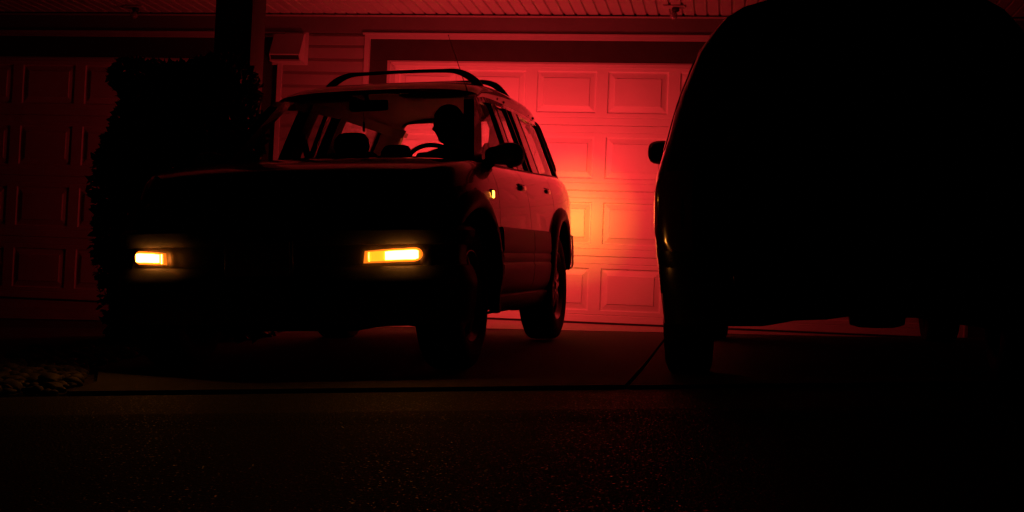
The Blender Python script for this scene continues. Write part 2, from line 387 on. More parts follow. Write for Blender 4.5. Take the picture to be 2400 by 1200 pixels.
# ------------------------------------------------------------------ the garage building
WY = 10.475
house = empty('garage_building', Matrix.Identity(4), 'garage front with vinyl siding, white panel doors and grooved soffit', 'building')
def section(x0, z0, npan, x_first, width_total, z_h=.533):
    """one horizontal door section with raised panels, front face at y=WY looking to -y"""
    bm = bmesh.new(); x1 = x0+width_total; z1 = z0+z_h
    def q(a, b, c, d, ya, yb, yc, yd):
        bm.faces.new([bm.verts.new((*a, 0))for a in []] or [bm.verts.new((p[0], y, p[1])) for p, y in ((a, ya), (b, yb), (c, yc), (d, yd))])
    def rect(xa, xb, za, zb, y):
        if xb-xa > 1e-5 and zb-za > 1e-5: q((xa, za), (xb, za), (xb, zb), (xa, zb), y, y, y, y)
    pz0, pz1 = z0+.097, z0+.437; pw = .487; Y = WY
    # rails with shallow grooves
    def rail(za, zb, groove):
        rect(x0, x1, za, groove-.004, Y)
        q((x0, groove-.004), (x1, groove-.004), (x1, groove), (x0, groove), Y, Y, Y+.004, Y+.004)
        q((x0, groove), (x1, groove), (x1, groove+.004), (x0, groove+.004), Y+.004, Y+.004, Y, Y)
        rect(x0, x1, groove+.004, zb, Y)
    # seam bevels
    q((x0, z0), (x1, z0), (x1, z0+.006), (x0, z0+.006), Y+.012, Y+.012, Y, Y)
    q((x0, z1-.006), (x1, z1-.006), (x1, z1), (x0, z1), Y, Y, Y+.012, Y+.012)
    rail(z0+.006, pz0, z0+.062); rail(pz1, z1-.006, z0+.472)
    xs_ = [x0]; 
    for i in range(npan):
        a = x_first+i*.579; rect(xs_[-1], a, pz0, pz1, Y)
        rings = [(0, 0), (.007, .011), (.016, .011), (.052, .003), (.058, -.003), (.066, -.003)]
        def pt(ins): return [(a+ins, pz0+ins), (a+pw-ins, pz0+ins), (a+pw-ins, pz1-ins), (a+ins, pz1-ins)]
        for (i0, d0), (i1, d1) in zip(rings[:-1], rings[1:]):
            A, B = pt(i0), pt(i1)
            for k in range(4):
                q(A[k], A[(k+1) % 4], B[(k+1) % 4], B[k], Y+d0, Y+d0, Y+d1, Y+d1)
        B = pt(.066); rect(B[0][0], B[1][0], B[0][1], B[2][1], Y-.003)
        xs_.append(a+pw)
    rect(xs_[-1], x1, pz0, pz1, Y)
    # back
    rect(x0, x1, z0, z1, Y+.045)
    bmesh.ops.remove_doubles(bm, verts=bm.verts, dist=1e-5)
    me = bpy.data.meshes.new('door_section'); bmesh.ops.recalc_face_normals(bm, faces=bm.faces); bm.to_mesh(me); bm.free(); return me
def garage_door(x0, width, first, npan, label):
    g = bpy.data.objects.new('garage_door', None); col.objects.link(g); g.parent = house; g['label'] = label
    for s in range(4): link('door_section', section(x0, .02+s*.5315, npan, first, width, .5315), M['door'], g)
    box('door_seal', (x0, WY+.0, -.02), (x0+width, WY+.03, .019), M['seal'], g)
    return g
garage_door(-2.86, 4.86, -2.72, 8, 'wide white panelled garage door lit bright red behind the parked cars')
garage_door(-8.6, 4.75, -8.405, 8, 'panelled garage door in deep shade left of the shrub')
# opening frames: brown boards, stops, white casing
def frame(xl, xr):
    box('header_board', (xl-.02, WY-.022, 2.118), (xr+.02, WY+.03, 2.296), M['brown'], house)
    box('jamb_board', (xl-.02, WY-.0235, 0), (xl+.145, WY+.03, 2.117), M['brown'], house)
    box('jamb_board', (xr-.145, WY-.0235, 0), (xr+.02, WY+.03, 2.117), M['brown'], house)
    # stop moulding, mitred
    for (a, b) in (('l', xl+.1455), ('r', xr-.1455)):
        s = 1 if a == 'l' else -1
        bm = bmesh.new(); prof = [(0, WY-.027), (.025*s, WY-.030), (.032*s, WY-.018), (.066*s, WY-.010), (.066*s, WY+.004), (0, WY+.004)]
        rows = [[(b+dx, y, 0) for dx, y in prof], [(b+dx, y, 2.1175-abs(dx)) for dx, y in prof]]
        add_rings(bm, rows); from_bm('door_stop', bm, M['trim'], house)
    bm = bmesh.new(); prof = [(0, WY-.027), (.014, WY-.030), (.018, WY-.018), (.036, WY-.010), (.036, WY+.004), (0, WY+.004)]
    rows = [[(xl+.1455+dz*1.83, y, 2.1175-dz) for dz, y in prof], [(xr-.1455-dz*1.83, y, 2.1175-dz) for dz, y in prof]]
    add_rings(bm, rows); from_bm('door_stop', bm, M['trim'], house)
frame(-2.965, 2.0); frame(-8.7, -3.76)
def casing(xl, xr):
    box('casing', (xl-.04, WY-.062, -.02), (xl, WY+.03, 2.296), M['trim'], house)
    box('casing', (xr, WY-.062, -.02), (xr+.04, WY+.03, 2.296), M['trim'], house)
    box('casing', (xl-.04, WY-.062, 2.2965), (xr+.04, WY+.03, 2.325), M['trim'], house)
    box('drip_cap', (xl-.055, WY-.078, 2.3255), (xr+.055, WY+.02, 2.338), M['trim'], house)
casing(-2.972, 2.01); casing(-8.71, -3.757)
# siding: lapped courses
def siding(x0, x1, z0, z1):
    bm = bmesh.new(); z = z0
    while z < z1-.01:
        zt = min(z+.112, z1)
        for a in ((WY-.052, z), (WY-.040, zt)): pass
        zm = z+(zt-z)*.74; V = [(x0, WY-.054, z), (x1, WY-.054, z), (x1, WY-.036, zt), (x0, WY-.036, zt), (x0, WY-.03, z), (x1, WY-.03, z), (x0, WY-.051, zm), (x1, WY-.051, zm)]
        vs = [bm.verts.new(v) for v in V]; bm.faces.new([vs[0], vs[1], vs[7], vs[6]]); bm.faces.new([vs[6], vs[7], vs[2], vs[3]]); bm.faces.new([vs[0], vs[4], vs[5], vs[1]])
        z = zt
    add_box(bm, (x0, WY-.03, z0), (x1, WY+.03, z1))
    return from_bm('siding', bm, M['vinyl'], house)
siding(-3.7165, -3.0125, 0, 2.335); siding(2.0505, 3.6, 0, 2.335); siding(-9.6, -8.7505, 0, 2.335)
box('foundation', (-3.70, WY-.045, -.15), (-3.03, WY+.04, -.001), M['apron'], house)
box('frieze_board', (-9.6, WY-.058, 2.3385), (3.6, WY+.03, 2.474), M['frieze'], house)
box('soffit_channel', (-9.6, WY-.072, 2.4745), (3.6, WY+.03, 2.486), M['trim'], house)
# soffit: vinyl panels with grooves running out from the wall
bm = bmesh.new(); x = -9.6; Z = 2.500
k = 0
while x < 3.6:
    d = .014
    pts = [(x, Z), (x+.074, Z), (x+.080, Z+d), (x+.090, Z+d), (x+.096, Z)]
    for (xa, za), (xb, zb) in zip(pts[:-1], pts[1:]):
        bm.faces.new([bm.verts.new(p) for p in ((xa, 8.35, za), (xb, 8.35, zb), (xb, WY+.0, zb), (xa, WY+.0, za))])
    x += .096; k += 1
bmesh.ops.remove_doubles(bm, verts=bm.verts, dist=1e-5)
from_bm('soffit', bm, M['soffit'], house)
box('fascia', (-9.6, 8.30, 2.44), (3.6, 8.345, 2.68), M['trim'], house)
bm = bmesh.new()
for V in [[(-9.8, 8.1, 2.66), (3.8, 8.1, 2.66), (3.8, 13.0, 4.3), (-9.8, 13.0, 4.3)]]:
    vs = [bm.verts.new(v) for v in V]; f = bm.faces.new(vs)
bmesh.ops.solidify(bm, geom=bm.faces[:], thickness=.04); from_bm('roof', bm, M['roof'], house)
box('wall', (-9.6, WY+.06, -.3), (3.6, WY+.20, 2.6), M['vinyl'], house)
box('wall', (-9.6, WY+.201, -.3), (-9.45, 16, 2.7), M['vinyl'], house)
box('wall', (3.45, WY+.201, -.3), (3.6, 16, 2.7), M['vinyl'], house)
# porch post with beam
PX0, PX1, PY0, PY1 = -3.575, -3.305, 8.60, 8.87
bm = bmesh.new(); add_box(bm, (PX0, PY0, gz(-3.4, 8.7)-.05), (PX1, PY1, 2.498), .006)
add_box(bm, (PX0-.02, PY0-.02, gz(-3.4, 8.7)-.05), (PX1+.02, PY1+.02, .10), .006); from_bm('porch_post', bm, M['brown'], house, ang=40)

# bulb fittings under the soffit
def fixture(x, y, label):
    t = empty('soffit_light', Matrix.Translation((x, y, Z)), label, 'light', 'bare bulb fittings under the soffit')
    box('mounting_plate', (-.085, -.045, -.014), (.085, .045, -.001), M['soffit'], t, .004)
    bm = bmesh.new(); add_rings(bm, lathe_rings([(.028, -.016), (.030, -.036), (.022, -.046)], 16, (.012, 0, 0), 'z'))
    from_bm('lamp_holder', bm, M['blackplastic'], t, smooth=True)
    pr = [(.013, -.044), (.018, -.052), (.028, -.064), (.031, -.078), (.028, -.091), (.017, -.102), (.005, -.106)]
    bm = bmesh.new(); add_rings(bm, lathe_rings(pr, 18, (.0, 0, 0), 'z')); o = from_bm('bulb', bm, M['bulb'], t, smooth=True)
    return t
M['bulb'] = mat('bulb_glass', (.25, .25, .25), .06, 0, 1)
fixture(-.457, 10.09, 'bare bulb on a square plate under the soffit near the dark van')
fixture(-4.947, 10.18, 'bare bulb fitting under the soffit above the shaded left garage door')

# vent hood on the siding
def vent():
    t = empty('vent_hood', Matrix.Translation((-3.655, WY-.045, 2.2)), 'white angled vent hood on the siding between the garage doors', 'vent')
    # flange
    bm = bmesh.new(); add_box(bm, (-.155, -.012, -.135), (.155, 0, .145), .003); from_bm('flange', bm, M['trim'], t, ang=40)
    # hood: top narrow depth, bottom deep, then chamfers back
    P = [(-.014, .125), (-.05, .118), (-.155, -.070), (-.120, -.118), (-.014, -.118)]
    bm = bmesh.new()
    def ring(x): return [(x, y, z) for y, z in P]
    xs_ = (-.130, .130)
    A = [bm.verts.new(v) for v in ring(xs_[0])]; B = [bm.verts.new(v) for v in ring(xs_[1])]
    bm.faces.new(A); bm.faces.new(B[::-1])
    for i in range(3): bm.faces.new([A[i], B[i], B[i+1], A[i+1]])
    from_bm('hood', bm, M['trim'], t)
    mesh('opening_shade_plate', [(-.122, -.149, -.079), (.122, -.149, -.079), (.122, -.126, -.112), (-.122, -.126, -.112)], [(0, 1, 2, 3)], M['blackplastic'], t)  # dark plate stands in for the shade inside the hood's open underside
    box('lip', (-.135, -.125, -.124), (.135, -.014, -.1185), M['trim'], t)
vent()

# ------------------------------------------------------------------ shrub and vine
def leafy(name, blobs, n, leaf, rnd, parent=None, mat_=None):
    """leaves on and inside a union of ellipsoids"""
    V = []; F = []
    for _ in range(n):
        c, r = rnd.choices([(b[0], b[1]) for b in blobs], weights=[b[2] for b in blobs])[0]
        while True:
            d = Vector((rnd.gauss(0, 1), rnd.gauss(0, 1), rnd.gauss(0, 1)))
            if d.length > .01: break
        d.normalize(); k = rnd.uniform(.72, 1.0)**.6
        p = Vector((c[0]+d.x*r[0]*k, c[1]+d.y*r[1]*k, c[2]+d.z*r[2]*k))
        nv = noise.noise(p*2.6)
        p += d*nv*.13
        if p.z < gz(p.x, p.y)+.01: continue
        s = leaf*rnd.uniform(.6, 1.4)
        ax = (d + Vector((rnd.gauss(0, .6), rnd.gauss(0, .6), rnd.gauss(0, .6)))).normalized()
        q = ax.to_track_quat('X', 'Z').to_matrix().to_4x4()
        mt = Matrix.Translation(p) @ q @ Rm('X', rnd.uniform(0, 6.28))
        i0 = len(V)
        for pt in ((0, 0, 0), (.45*s, .32*s, .10*s), (s, 0, -.06*s), (.45*s, -.32*s, .10*s)): V.append(mt @ Vector(pt))
        F += [(i0, i0+1, i0+2), (i0, i0+2, i0+3)]
    me = bpy.data.meshes.new(name); me.from_pydata([tuple(v) for v in V], [], F); return link(name, me, mat_ or M['leaf'], parent)
def shrub():
    rnd = random.Random(11); gx = gz(-4, 8.3)
    t = empty('shrub', Matrix.Translation((0, 0, 0)), 'tall dense dark leafy shrub around the porch post, left of the running car', 'shrub')
    B = []
    for x, y, z, rx, ry, rz, wgt in ((-3.74, 8.35, .12, .40, .45, .50, 1.2), (-3.77, 8.35, .72, .39, .45, .55, 1.4), (-3.77, 8.4, 1.26, .38, .42, .44, 1.4), (-3.48, 8.35, .9, .31, .40, .60, 1.2),
                                     (-3.32, 8.4, .2, .26, .38, .5, 1.0), (-3.37, 8.45, 1.20, .22, .30, .38, .9), (-3.84, 8.42, 1.48, .30, .32, .20, .7), (-3.50, 8.42, 1.50, .32, .32, .20, .8), (-3.25, 8.45, .70, .14, .25, .5, .5),
                                     (-3.45, 8.45, -.02, .4, .38, .22, .4), (-3.70, 8.45, -.10, .36, .40, .22, .4), (-3.90, 8.4, 1.0, .26, .36, .5, .7), (-3.86, 8.4, .35, .28, .36, .5, .6),
                                     (-3.99, 8.42, 1.57, .20, .26, .15, .45), (-4.06, 8.42, 1.15, .15, .26, .30, .3), (-4.0, 8.42, .6, .12, .26, .35, .3), (-3.96, 8.42, .1, .14, .26, .3, .3), (-3.72, 8.42, 1.62, .30, .28, .12, .6), (-3.50, 8.42, 1.60, .22, .28, .12, .4)):
        B.append(((x, y, z), (rx, ry, rz), wgt))
    # stray sprigs break the outline
    for _ in range(150):
        a = rnd.uniform(0, 2*PI); z = rnd.uniform(-.1, 1.55); cx = -3.70 if math.cos(a) < 0 else -3.50; rx = .36 if math.cos(a) < 0 else .40
        if math.cos(a) < -.1:
            B.append(((cx+rx*math.cos(a)*1.03, 8.4+.42*math.sin(a), z), (rnd.uniform(.03, .09), rnd.uniform(.03, .07), rnd.uniform(.03, .10)), .018))
    leafy('foliage', B, 34000, .055, rnd, t)
    bm = bmesh.new()
    for k in range(14):
        a = rnd.uniform(0, 6.28); x0, y0 = rnd.uniform(-3.75, -3.3), rnd.uniform(8.3, 8.5); p = [(x0, y0, gx-.05)]
        for s in range(1, 7): p.append((x0+math.cos(a)*.05*s+rnd.uniform(-.03, .03), y0+math.sin(a)*.03*s+rnd.uniform(-.03, .03), gx+.28*s))
        add_rings(bm, tube_pts(p, [.022-.0028*i for i in range(7)], 7))
    from_bm('stem', bm, M['bark'], t, smooth=True)
shrub()

# ------------------------------------------------------------------ the running SUV (local frame: x forward from rear axle, y to its left, z up)
SUVM = Matrix.Translation((-1.8897, 8.6835, -.1116)) @ Rm('Z', -.0457-PI/2) @ Rm('Y', .0434) @ Rm('X', .0454)
suv = empty('suv', SUVM, 'compact five-door SUV facing the street with amber front signals lit and a driver inside', 'car')
WB = 2.41
UX = [-.88, -.86, -.82, -.70, -.50, -.20, .5, 2.2, 2.5, 2.68, 2.78, 2.85, 2.90, 2.94, 2.96]
WX = [.62, .675, .725, .785, .822, .842, .845, .845, .835, .80, .735, .65, .55, .43, .36]
def W(u): return smooth_interp(u, UX, WX)
def PROF(z): return smooth_interp(z, [.18, .26, .34, .46, .78, .88, .95, 1.0, 1.035], [-.16, -.06, -.025, 0, 0, -.010, -.028, -.050, -.085])
def ZB(u): return smooth_interp(u, [-.9, -.3, .5, 1.3, 2.0], [1.105, 1.09, 1.065, 1.045, 1.035])
def ZT(u): return ZB(u) if u < 2.0 else smooth_interp(u, [2.0, 2.2, 2.5, 2.75, 2.86, 2.92, 2.96], [1.035, 1.028, .995, .945, .905, .86, .80])
def gv(u, z):
    zb = ZB(u); e = max(0, z-1.44)
    u = max(u, -.80); return W(min(u, 1.9)) - .092 - max(0, u-1.5)*.05 - .37*(z-zb) - e*e*3.0
def section_pts(u):
    zl = .25 if u > -.35 else .25+.20*min(1, (-.35-u)/.12)
    zt = ZT(u); wv = W(u); pts = []
    lev = [.18, .22, .26, .30, .34, .40, .46, .55, .62, .70, .78, .84, .88, .92, .95, .98, 1.0, 1.02, 1.035]
    for l in lev:
        z = zl + (l-.18)/(1.035-.18)*(zt-zl); pts.append((wv+PROF(l)*(1 if wv > .6 else wv/.6), z))
    ve = pts[-1][0]; dome = .022 if u > 2.0 else .0
    top = [(ve*.93, zt+.006), (ve*.8, zt+.009+dome*.35), (ve*.6, zt+.010+dome*.7), (ve*.3, zt+.011+dome*.95), (0, zt+.012+dome)]
    bot = [(0, zl), (pts[0][0]*.6, zl)]
    half = bot+pts+top
    return [(u, v, z) for v, z in half] + [(u, -v, z) for v, z in half[-2:0:-1]]
us = sorted(set([-.88, -.875, -.86, -.84, -.82] + list(np.linspace(-.8, 2.7, 60)) + list(np.linspace(2.73, 2.96, 12))))
bm = bmesh.new(); add_rings(bm, [section_pts(u) for u in us]); body = from_bm('body', bm, M['paint'], suv, ang=35)
def cyl_cutter(c, r, h, axis='Y'):
    bm = bmesh.new(); bmesh.ops.create_cone(bm, cap_ends=True, segments=64, radius1=r, radius2=r, depth=h)
    bmesh.ops.transform(bm, matrix=Matrix.Translation(c) @ Rm('X', PI/2), verts=bm.verts)
    return from_bm('cut', bm, M['under'], suv)
WR = .355
boolean(body, [cyl_cutter((u, s*.80, .385), .405, .62) for u in (0, WB) for s in (-1, 1)])
body.data.materials.clear(); body.data.materials.append(M['paint'])
# panel gaps: bisect the side skin and lift out the doors
def split_doors():
    me = body.data; bm = bmesh.new(); bm.from_mesh(me)
    B0, B1 = (.98, .455), (1.14, 1.04)   # seam between doors, slightly leaning
    def bis(co, no):
        bmesh.ops.bisect_plane(bm, geom=bm.verts[:]+bm.edges[:]+bm.faces[:], plane_co=co, plane_no=no, dist=1e-5)
    g = .0035
    def slant(u, z, B0=B0, B1=B1): return B0[0]+(B1[0]-B0[0])*(z-B0[1])/(B1[1]-B0[1])
    lean = Vector((B1[1]-B0[1], 0, -(B1[0]-B0[0]))).normalized()
    for d in (-g, g):
        bis((B0[0]+d, 0, B0[1]), lean); bis((1.90+d, 0, 0), (1, 0, 0)); bis((.26+d, 0, 0), (1, 0, 0))
        bis((0, 0, .36+d), (0, 0, 1)); bis((2.07+d, 0, 0), (1, 0, 0))
    groups = {('front', 1): [], ('front', -1): [], ('rear', 1): [], ('rear', -1): [], 'hood': []}; kill = []
    for f in bm.faces:
        c = f.calc_center_median(); n = f.normal
        if abs(c.y) > .60 and .36-g < c.z < ZT(c.x)+.0005 and abs(n.y) > .25:
            s = 1 if c.y > 0 else -1; sl = slant(c.x, c.z)
            if .36+g < c.z:
                if sl+g < c.x < 1.90-g: groups[('front', s)].append(f); continue
                if .26+g < c.x < sl-g and (c.x**2+(c.z-.385)**2) > .40**2*1.0: groups[('rear', s)].append(f); continue
            if (abs(c.x-sl) <= g or abs(c.x-1.90) <= g or (abs(c.x-.26) <= g and c.z > .70)) or (abs(c.z-.36) <= g and .5 < c.x < 1.9): kill.append(f); continue
        if n.z > .3 and c.x > 2.07+g and c.z > .80: groups['hood'].append(f); continue
        if n.z > .3 and abs(c.x-2.07) <= g and c.z > .8: kill.append(f)
    made = {}
    for k, fs in groups.items():
        idx = {}; V = []; F = []
        for f in fs:
            q = []
            for v in f.verts:
                if v.index not in idx or True:
                    key = v
                    if key not in idx: idx[key] = len(V); V.append(tuple(v.co))
                q.append(idx[key])
            F.append(q)
        nm = 'hood' if k == 'hood' else k[0]+'_door'
        b2 = bmesh.new(); vs = [b2.verts.new(v) for v in V]
        for q in F: b2.faces.new([vs[i] for i in q])
        me2 = bpy.data.meshes.new(nm); b2.to_mesh(me2); b2.free()
        o = link(nm, me2, M['paint'], suv, True); me2.set_sharp_from_angle(angle=math.radians(35)); made[k] = o
    bmesh.ops.delete(bm, geom=kill+[f for fs in groups.values() for f in fs], context='FACES')
    bm.to_mesh(me); bm.free()
    return made
doors = split_doors()
# dark structure right behind the gaps
bm = bmesh.new()
def inner_sec(u):
    zt = ZT(u)-.035; w_ = W(u)-.05
    h = [(0, .27), (w_-.12, .27), (w_-.02, .40), (w_, .5), (w_, .82), (w_-.03, .95), (w_-.09, zt), (0, zt)]
    return [(u, v, z) for v, z in h]+[(u, -v, z) for v, z in h[-2:0:-1]]
add_rings(bm, [inner_sec(u) for u in np.linspace(-.80, 2.80, 40)]); inner = from_bm('inner_structure', bm, M['under'], suv)
boolean(inner, [cyl_cutter((u, s*.80, .385), .412, .60) for u in (0, WB) for s in (-1, 1)])
inner.data.materials.clear(); inner.data.materials.append(M['under'])

# greenhouse
def zr(u): return smooth_interp(u, [-.88, -.3, .3, .8, 1.2, 1.36, 1.5], [1.485, 1.505, 1.51, 1.50, 1.48, 1.462, 1.45])
def zc(u): return smooth_interp(u, [-.88, -.75, -.4, 0, .4, .8, 1.1, 1.3, 1.44], [1.60, 1.615, 1.64, 1.65, 1.648, 1.625, 1.592, 1.555, 1.508])
def roof_pt(u, a, off=0):
    s = math.copysign(1, math.cos(a)); ca, sa = abs(math.cos(a)), abs(math.sin(a))
    vr = gv(u, zr(u)); v = s*vr*ca**.52; z = zr(u)+(zc(u)-zr(u))*sa**.62
    k = max(0, (u-1.0)/.44); uu = u-.085*k*(v/.58)**2
    return (uu, v*(1-off), z-off)
ru = list(np.linspace(-.86, 1.44, 44)); ra = [PI*i/40 for i in range(41)]
grid('roof', [[roof_pt(u, a) for a in ra] for u in ru], M['paint'], suv, thick=.012, ang=50)
grid('headliner', [[roof_pt(u, a, .028) for a in ra] for u in np.linspace(-.80, 1.36, 30)], M['liner'], suv)
for s in (1, -1):
    f = lambda u, z, s=s: s*gv(u, z)
    def strip(name, poly, m, thick, parent=suv, f=f, dv=0):
        bm = bmesh.new(); P = []
        # densify so it follows the curved side
        for (a, b) in zip(poly, poly[1:]+poly[:1]):
            k = max(1, int(math.dist(a, b)/.12))
            P += [(a[0]+(b[0]-a[0])*i/k, a[1]+(b[1]-a[1])*i/k) for i in range(k)]
        g = (lambda u, z: f(u, z)+s*dv)
        prism_uz(bm, P, g, thick); bmesh.ops.triangulate(bm, faces=[q for q in bm.faces if len(q.verts) > 4]); return from_bm(name, bm, m, parent)
    strip('a_pillar', [(2.03, 1.00), (1.86, 1.02), (1.30, 1.458), (1.25, 1.472), (1.395, 1.468), (1.47, 1.43)], M['paint'], .060)
    strip('b_pillar', [(1.095, 1.02), (.96, 1.02), (.885, 1.475), (1.005, 1.475)], M['paint'], .045)
    strip('c_pillar', [(.50, 1.03), (.29, 1.03), (.25, 1.48), (.42, 1.48)], M['paint'], .038)
    strip('d_pillar', [(-.50, 1.05), (-.855, 1.05), (-.835, 1.50), (-.54, 1.48)], M['paint'], .022)
    strip('pillar_trim', [(-.47, 1.0), (-.80, 1.0), (-.78, 1.49), (-.51, 1.49)], M['trimdark'], .008, dv=-.0235)
    # roof side rail with window tops
    rail = [(u, zr(u)-.002) for u in np.linspace(1.38, -.86, 24)] + [(u, zr(u)-.035) for u in np.linspace(-.86, 1.36, 24)]
    strip('roof_rail', rail, M['paint'], .045)
    # interior trim covers
    strip('rail_trim', [(u, zr(u)+.01) for u in np.linspace(1.30, -.78, 16)]+[(u, zr(u)-.045) for u in np.linspace(-.78, 1.30, 16)], M['trimdark'], .004, dv=-.047)
    strip('pillar_trim', [(1.075, 1.0), (.92, 1.0), (.84, 1.49), (.99, 1.49)], M['trimdark'], .02, dv=-.046)
    strip('pillar_trim', [(.46, 1.0), (.31, 1.0), (.28, 1.49), (.40, 1.49)], M['trimdark'], .012, dv=-.040)
    # belt mouldings and black gaskets
    belt = [(u, ZB(u)+.012) for u in np.linspace(1.90, -.60, 22)] + [(u, ZB(u)-.010) for u in np.linspace(-.60, 1.90, 22)]
    strip('belt_moulding', belt, M['blackplastic'], .03, dv=.004)
    for (b, t) in (((1.097, 1.03), (1.007, 1.47)), ((.957, 1.03), (.885, 1.47)), ((.505, 1.03), (.425, 1.475)), ((.285, 1.03), (.245, 1.475)), ((-.495, 1.05), (-.535, 1.475))):
        strip('window_gasket', [(b[0]+.011, b[1]), (b[0]-.011, b[1]), (t[0]-.011, t[1]), (t[0]+.011, t[1])], M['blackplastic'], .03, dv=.002)
    strip('divider_bar', [(.615, 1.03), (.585, 1.03), (.555, 1.478), (.585, 1.478)], M['blackplastic'], .03, dv=.0015)
    # glass
    def pane(name, poly, m, f=f):
        # triangulated strip between bottom & top edges
        (a0, a1), (b0, b1) = poly
        P = [[(u, f(u, z)-s*.014, z) for t in np.linspace(0, 1, 7) for u, z in [(p0[0]+(p1[0]-p0[0])*t, p0[1]+(p1[1]-p0[1])*t)]] for k in np.linspace(0, 1, 8)
             for p0, p1 in [((a0[0]+(a1[0]-a0[0])*k, a0[1]+(a1[1]-a0[1])*k), (b0[0]+(b1[0]-b0[0])*k, b0[1]+(b1[1]-b0[1])*k))]]
        grid(name, P, m, suv)
    pane('front_door_glass', (((1.88, 1.025), (1.09, 1.03)), ((1.31, 1.46), (1.00, 1.47))), M['glass'])
    pane('rear_door_glass', (((.965, 1.03), (.50, 1.04)), ((.89, 1.475), (.42, 1.48))), M['privglass'])
    pane('cargo_window', (((.29, 1.04), (-.50, 1.06)), ((.25, 1.48), (-.54, 1.475))), M['privglass'])
    # lower cladding between the arches
    def side(u, z, d): return s*(W(u)+PROF(z)+d)
    zs = [.345, .365, .40, .46, .50, .515, .53, .55, .565, .58, .62, .66, .690, .702, .704]
    ds = [-.002, .010, .016, .018, .018, .010, .016, .016, .010, .018, .018, .018, .016, .010, -.002]
    for nm, ua, ub, dr in (('cladding', .50, 1.045, 'rear'), ('cladding', 1.055, 1.895, 'front')):
        grid(nm, [[(u, side(u, z, d), z) for z, d in zip(zs, ds)] for u in np.linspace(ua, ub, 16)], M['cladding'], doors[(dr, s)], ang=35)
    grid('sill_cladding', [[(u, side(u, z, d), z) for z, d in zip([.235, .245, .27, .31, .335, .345], [-.04, .0, .012, .016, .014, 0])] for u in np.linspace(.42, 2.0, 20)], M['cladding'], suv, ang=35)
    grid('quarter_cladding', [[(u, side(u, z, d), z) for z, d in zip([.46, .48, .5, .62, .690, .702], [0, .016, .018, .018, .016, 0])] for u in np.linspace(-.74, -.42, 12)], M['cladding'], suv, ang=35)
    # flares
    for uc in (0, WB):
        rows = []
        for k in range(41):
            a = math.radians(-16+(212 if uc else 186)*k/40); ca, sa = math.cos(a), math.sin(a); row = []
            for (r, d) in ((.400, -.045), (.398, .022), (.406, .030), (.440, .034), (.470, .026), (.486, .006), (.486, -.03)):
                u = uc+r*ca; z = .385+r*sa
                if z < .24: z = .24
                row.append((u, s*(W(min(max(u, -.75), 2.80)) + PROF(max(.36, min(z, .80))) + d - (.034*max(0, (k-20)/20)**1.5 if uc == 0 else 0)), z))
            rows.append(row)
        grid('wheel_arch_flare', rows, M['cladding'], suv, ang=45)
    # door handles
    for key, u in (('front', 1.24), ('rear', .40)):
        z = .925 if key == 'front' else .945; y = s*(W(u)+PROF(z))
        d = doors[(key, s)]
        bm = bmesh.new(); add_box(bm, (u-.085, y-.004*s, z-.046), (u+.085, y+.003*s, z+.036), .003)
        o = from_bm('handle_recess', bm, M['blackplastic'], d, ang=40)
        bm = bmesh.new(); add_box(bm, (u-.065, y+.003*s, z+.0), (u+.060, y+.018*s, z+.026), .007); from_bm('handle', bm, M['paint'], d, ang=40)
        bm = bmesh.new(); add_box(bm, (u-.070, y+.0035*s, z-.040), (u+.066, y+.0055*s, z-.002), .001); from_bm('handle_painted_shade', bm, M['under'], d)  # dark plate painted in for the shade under the handle
    # repeater on the fender
    u, z = 2.045, .865; y = s*(W(u)+PROF(z))
    box('side_repeater', (u-.015, y-.002*s, z-.019), (u+.017, y+.011*s, z+.019), M['rep'], suv, .006)
    box('repeater_base', (u-.028, y-.004*s, z-.026), (u+.034, y+.005*s, z+.026), M['blackplastic'], suv, .003)
    # mirror
    bm = bmesh.new(); R = []
    for k, (x, rz_, ry, dz) in enumerate([(0, .004, .004, 0), (.006, .045, .070, 0), (.03, .060, .098, 0), (.065, .064, .106, 0), (.095, .064, .107, 0), (.10, .058, .100, 0)]):
        ring = []
        for j in range(28):
            t = 2*PI*j/28; ct, st = math.cos(t), math.sin(t)
            yy = math.copysign(abs(ct)**.62, ct)*ry; zz = math.copysign(abs(st)**.75, st)*rz_
            zz *= (1.05 if yy > 0 else .78 + .0) if True else 1
            ring.append((1.80-x, s*(.835+yy), 1.090+dz+zz))
        R.append(ring)
    add_rings(bm, R); mr = from_bm('door_mirror', bm, M['blackplastic'], suv, ang=40)
    bm = bmesh.new(); ring = [(1.6985, s*(.835+math.copysign(abs(math.cos(2*PI*j/28))**.62, math.cos(2*PI*j/28))*.092), 1.09+math.copysign(abs(math.sin(2*PI*j/28))**.75, math.sin(2*PI*j/28))*.050) for j in range(28)]
    bm.faces.new([bm.verts.new(p) for p in ring]); from_bm('mirror_glass', bm, M['chrome'], mr)
    tube('mirror_arm', [(1.80, s*.70, 1.035), (1.78, s*.735, 1.035), (1.76, s*.775, 1.055)], [.035, .032, .028], M['blackplastic'], mr, 12)
    box('mirror_sail', (1.86, s*.688, 1.02), (1.72, s*.715, 1.105), M['blackplastic'], suv, .008)
# fuel flap on the left rear quarter (body side)
bm = bmesh.new(); pr = []
for a in range(24):
    t = 2*PI*a/24; pr.append((.04+.075*math.copysign(abs(math.cos(t))**.5, math.cos(t)), .98+.06*math.copysign(abs(math.sin(t))**.5, math.sin(t))))
A = [bm.verts.new((u, W(u)+PROF(z)+.003, z)) for u, z in pr]; bm.faces.new(A)
r = bmesh.ops.extrude_face_region(bm, geom=bm.faces[:]); [setattr(v.co, 'y', v.co.y-.006) for v in r['geom'] if isinstance(v, bmesh.types.BMVert)]
from_bm('fuel_flap', bm, M['paint'], suv, ang=30)
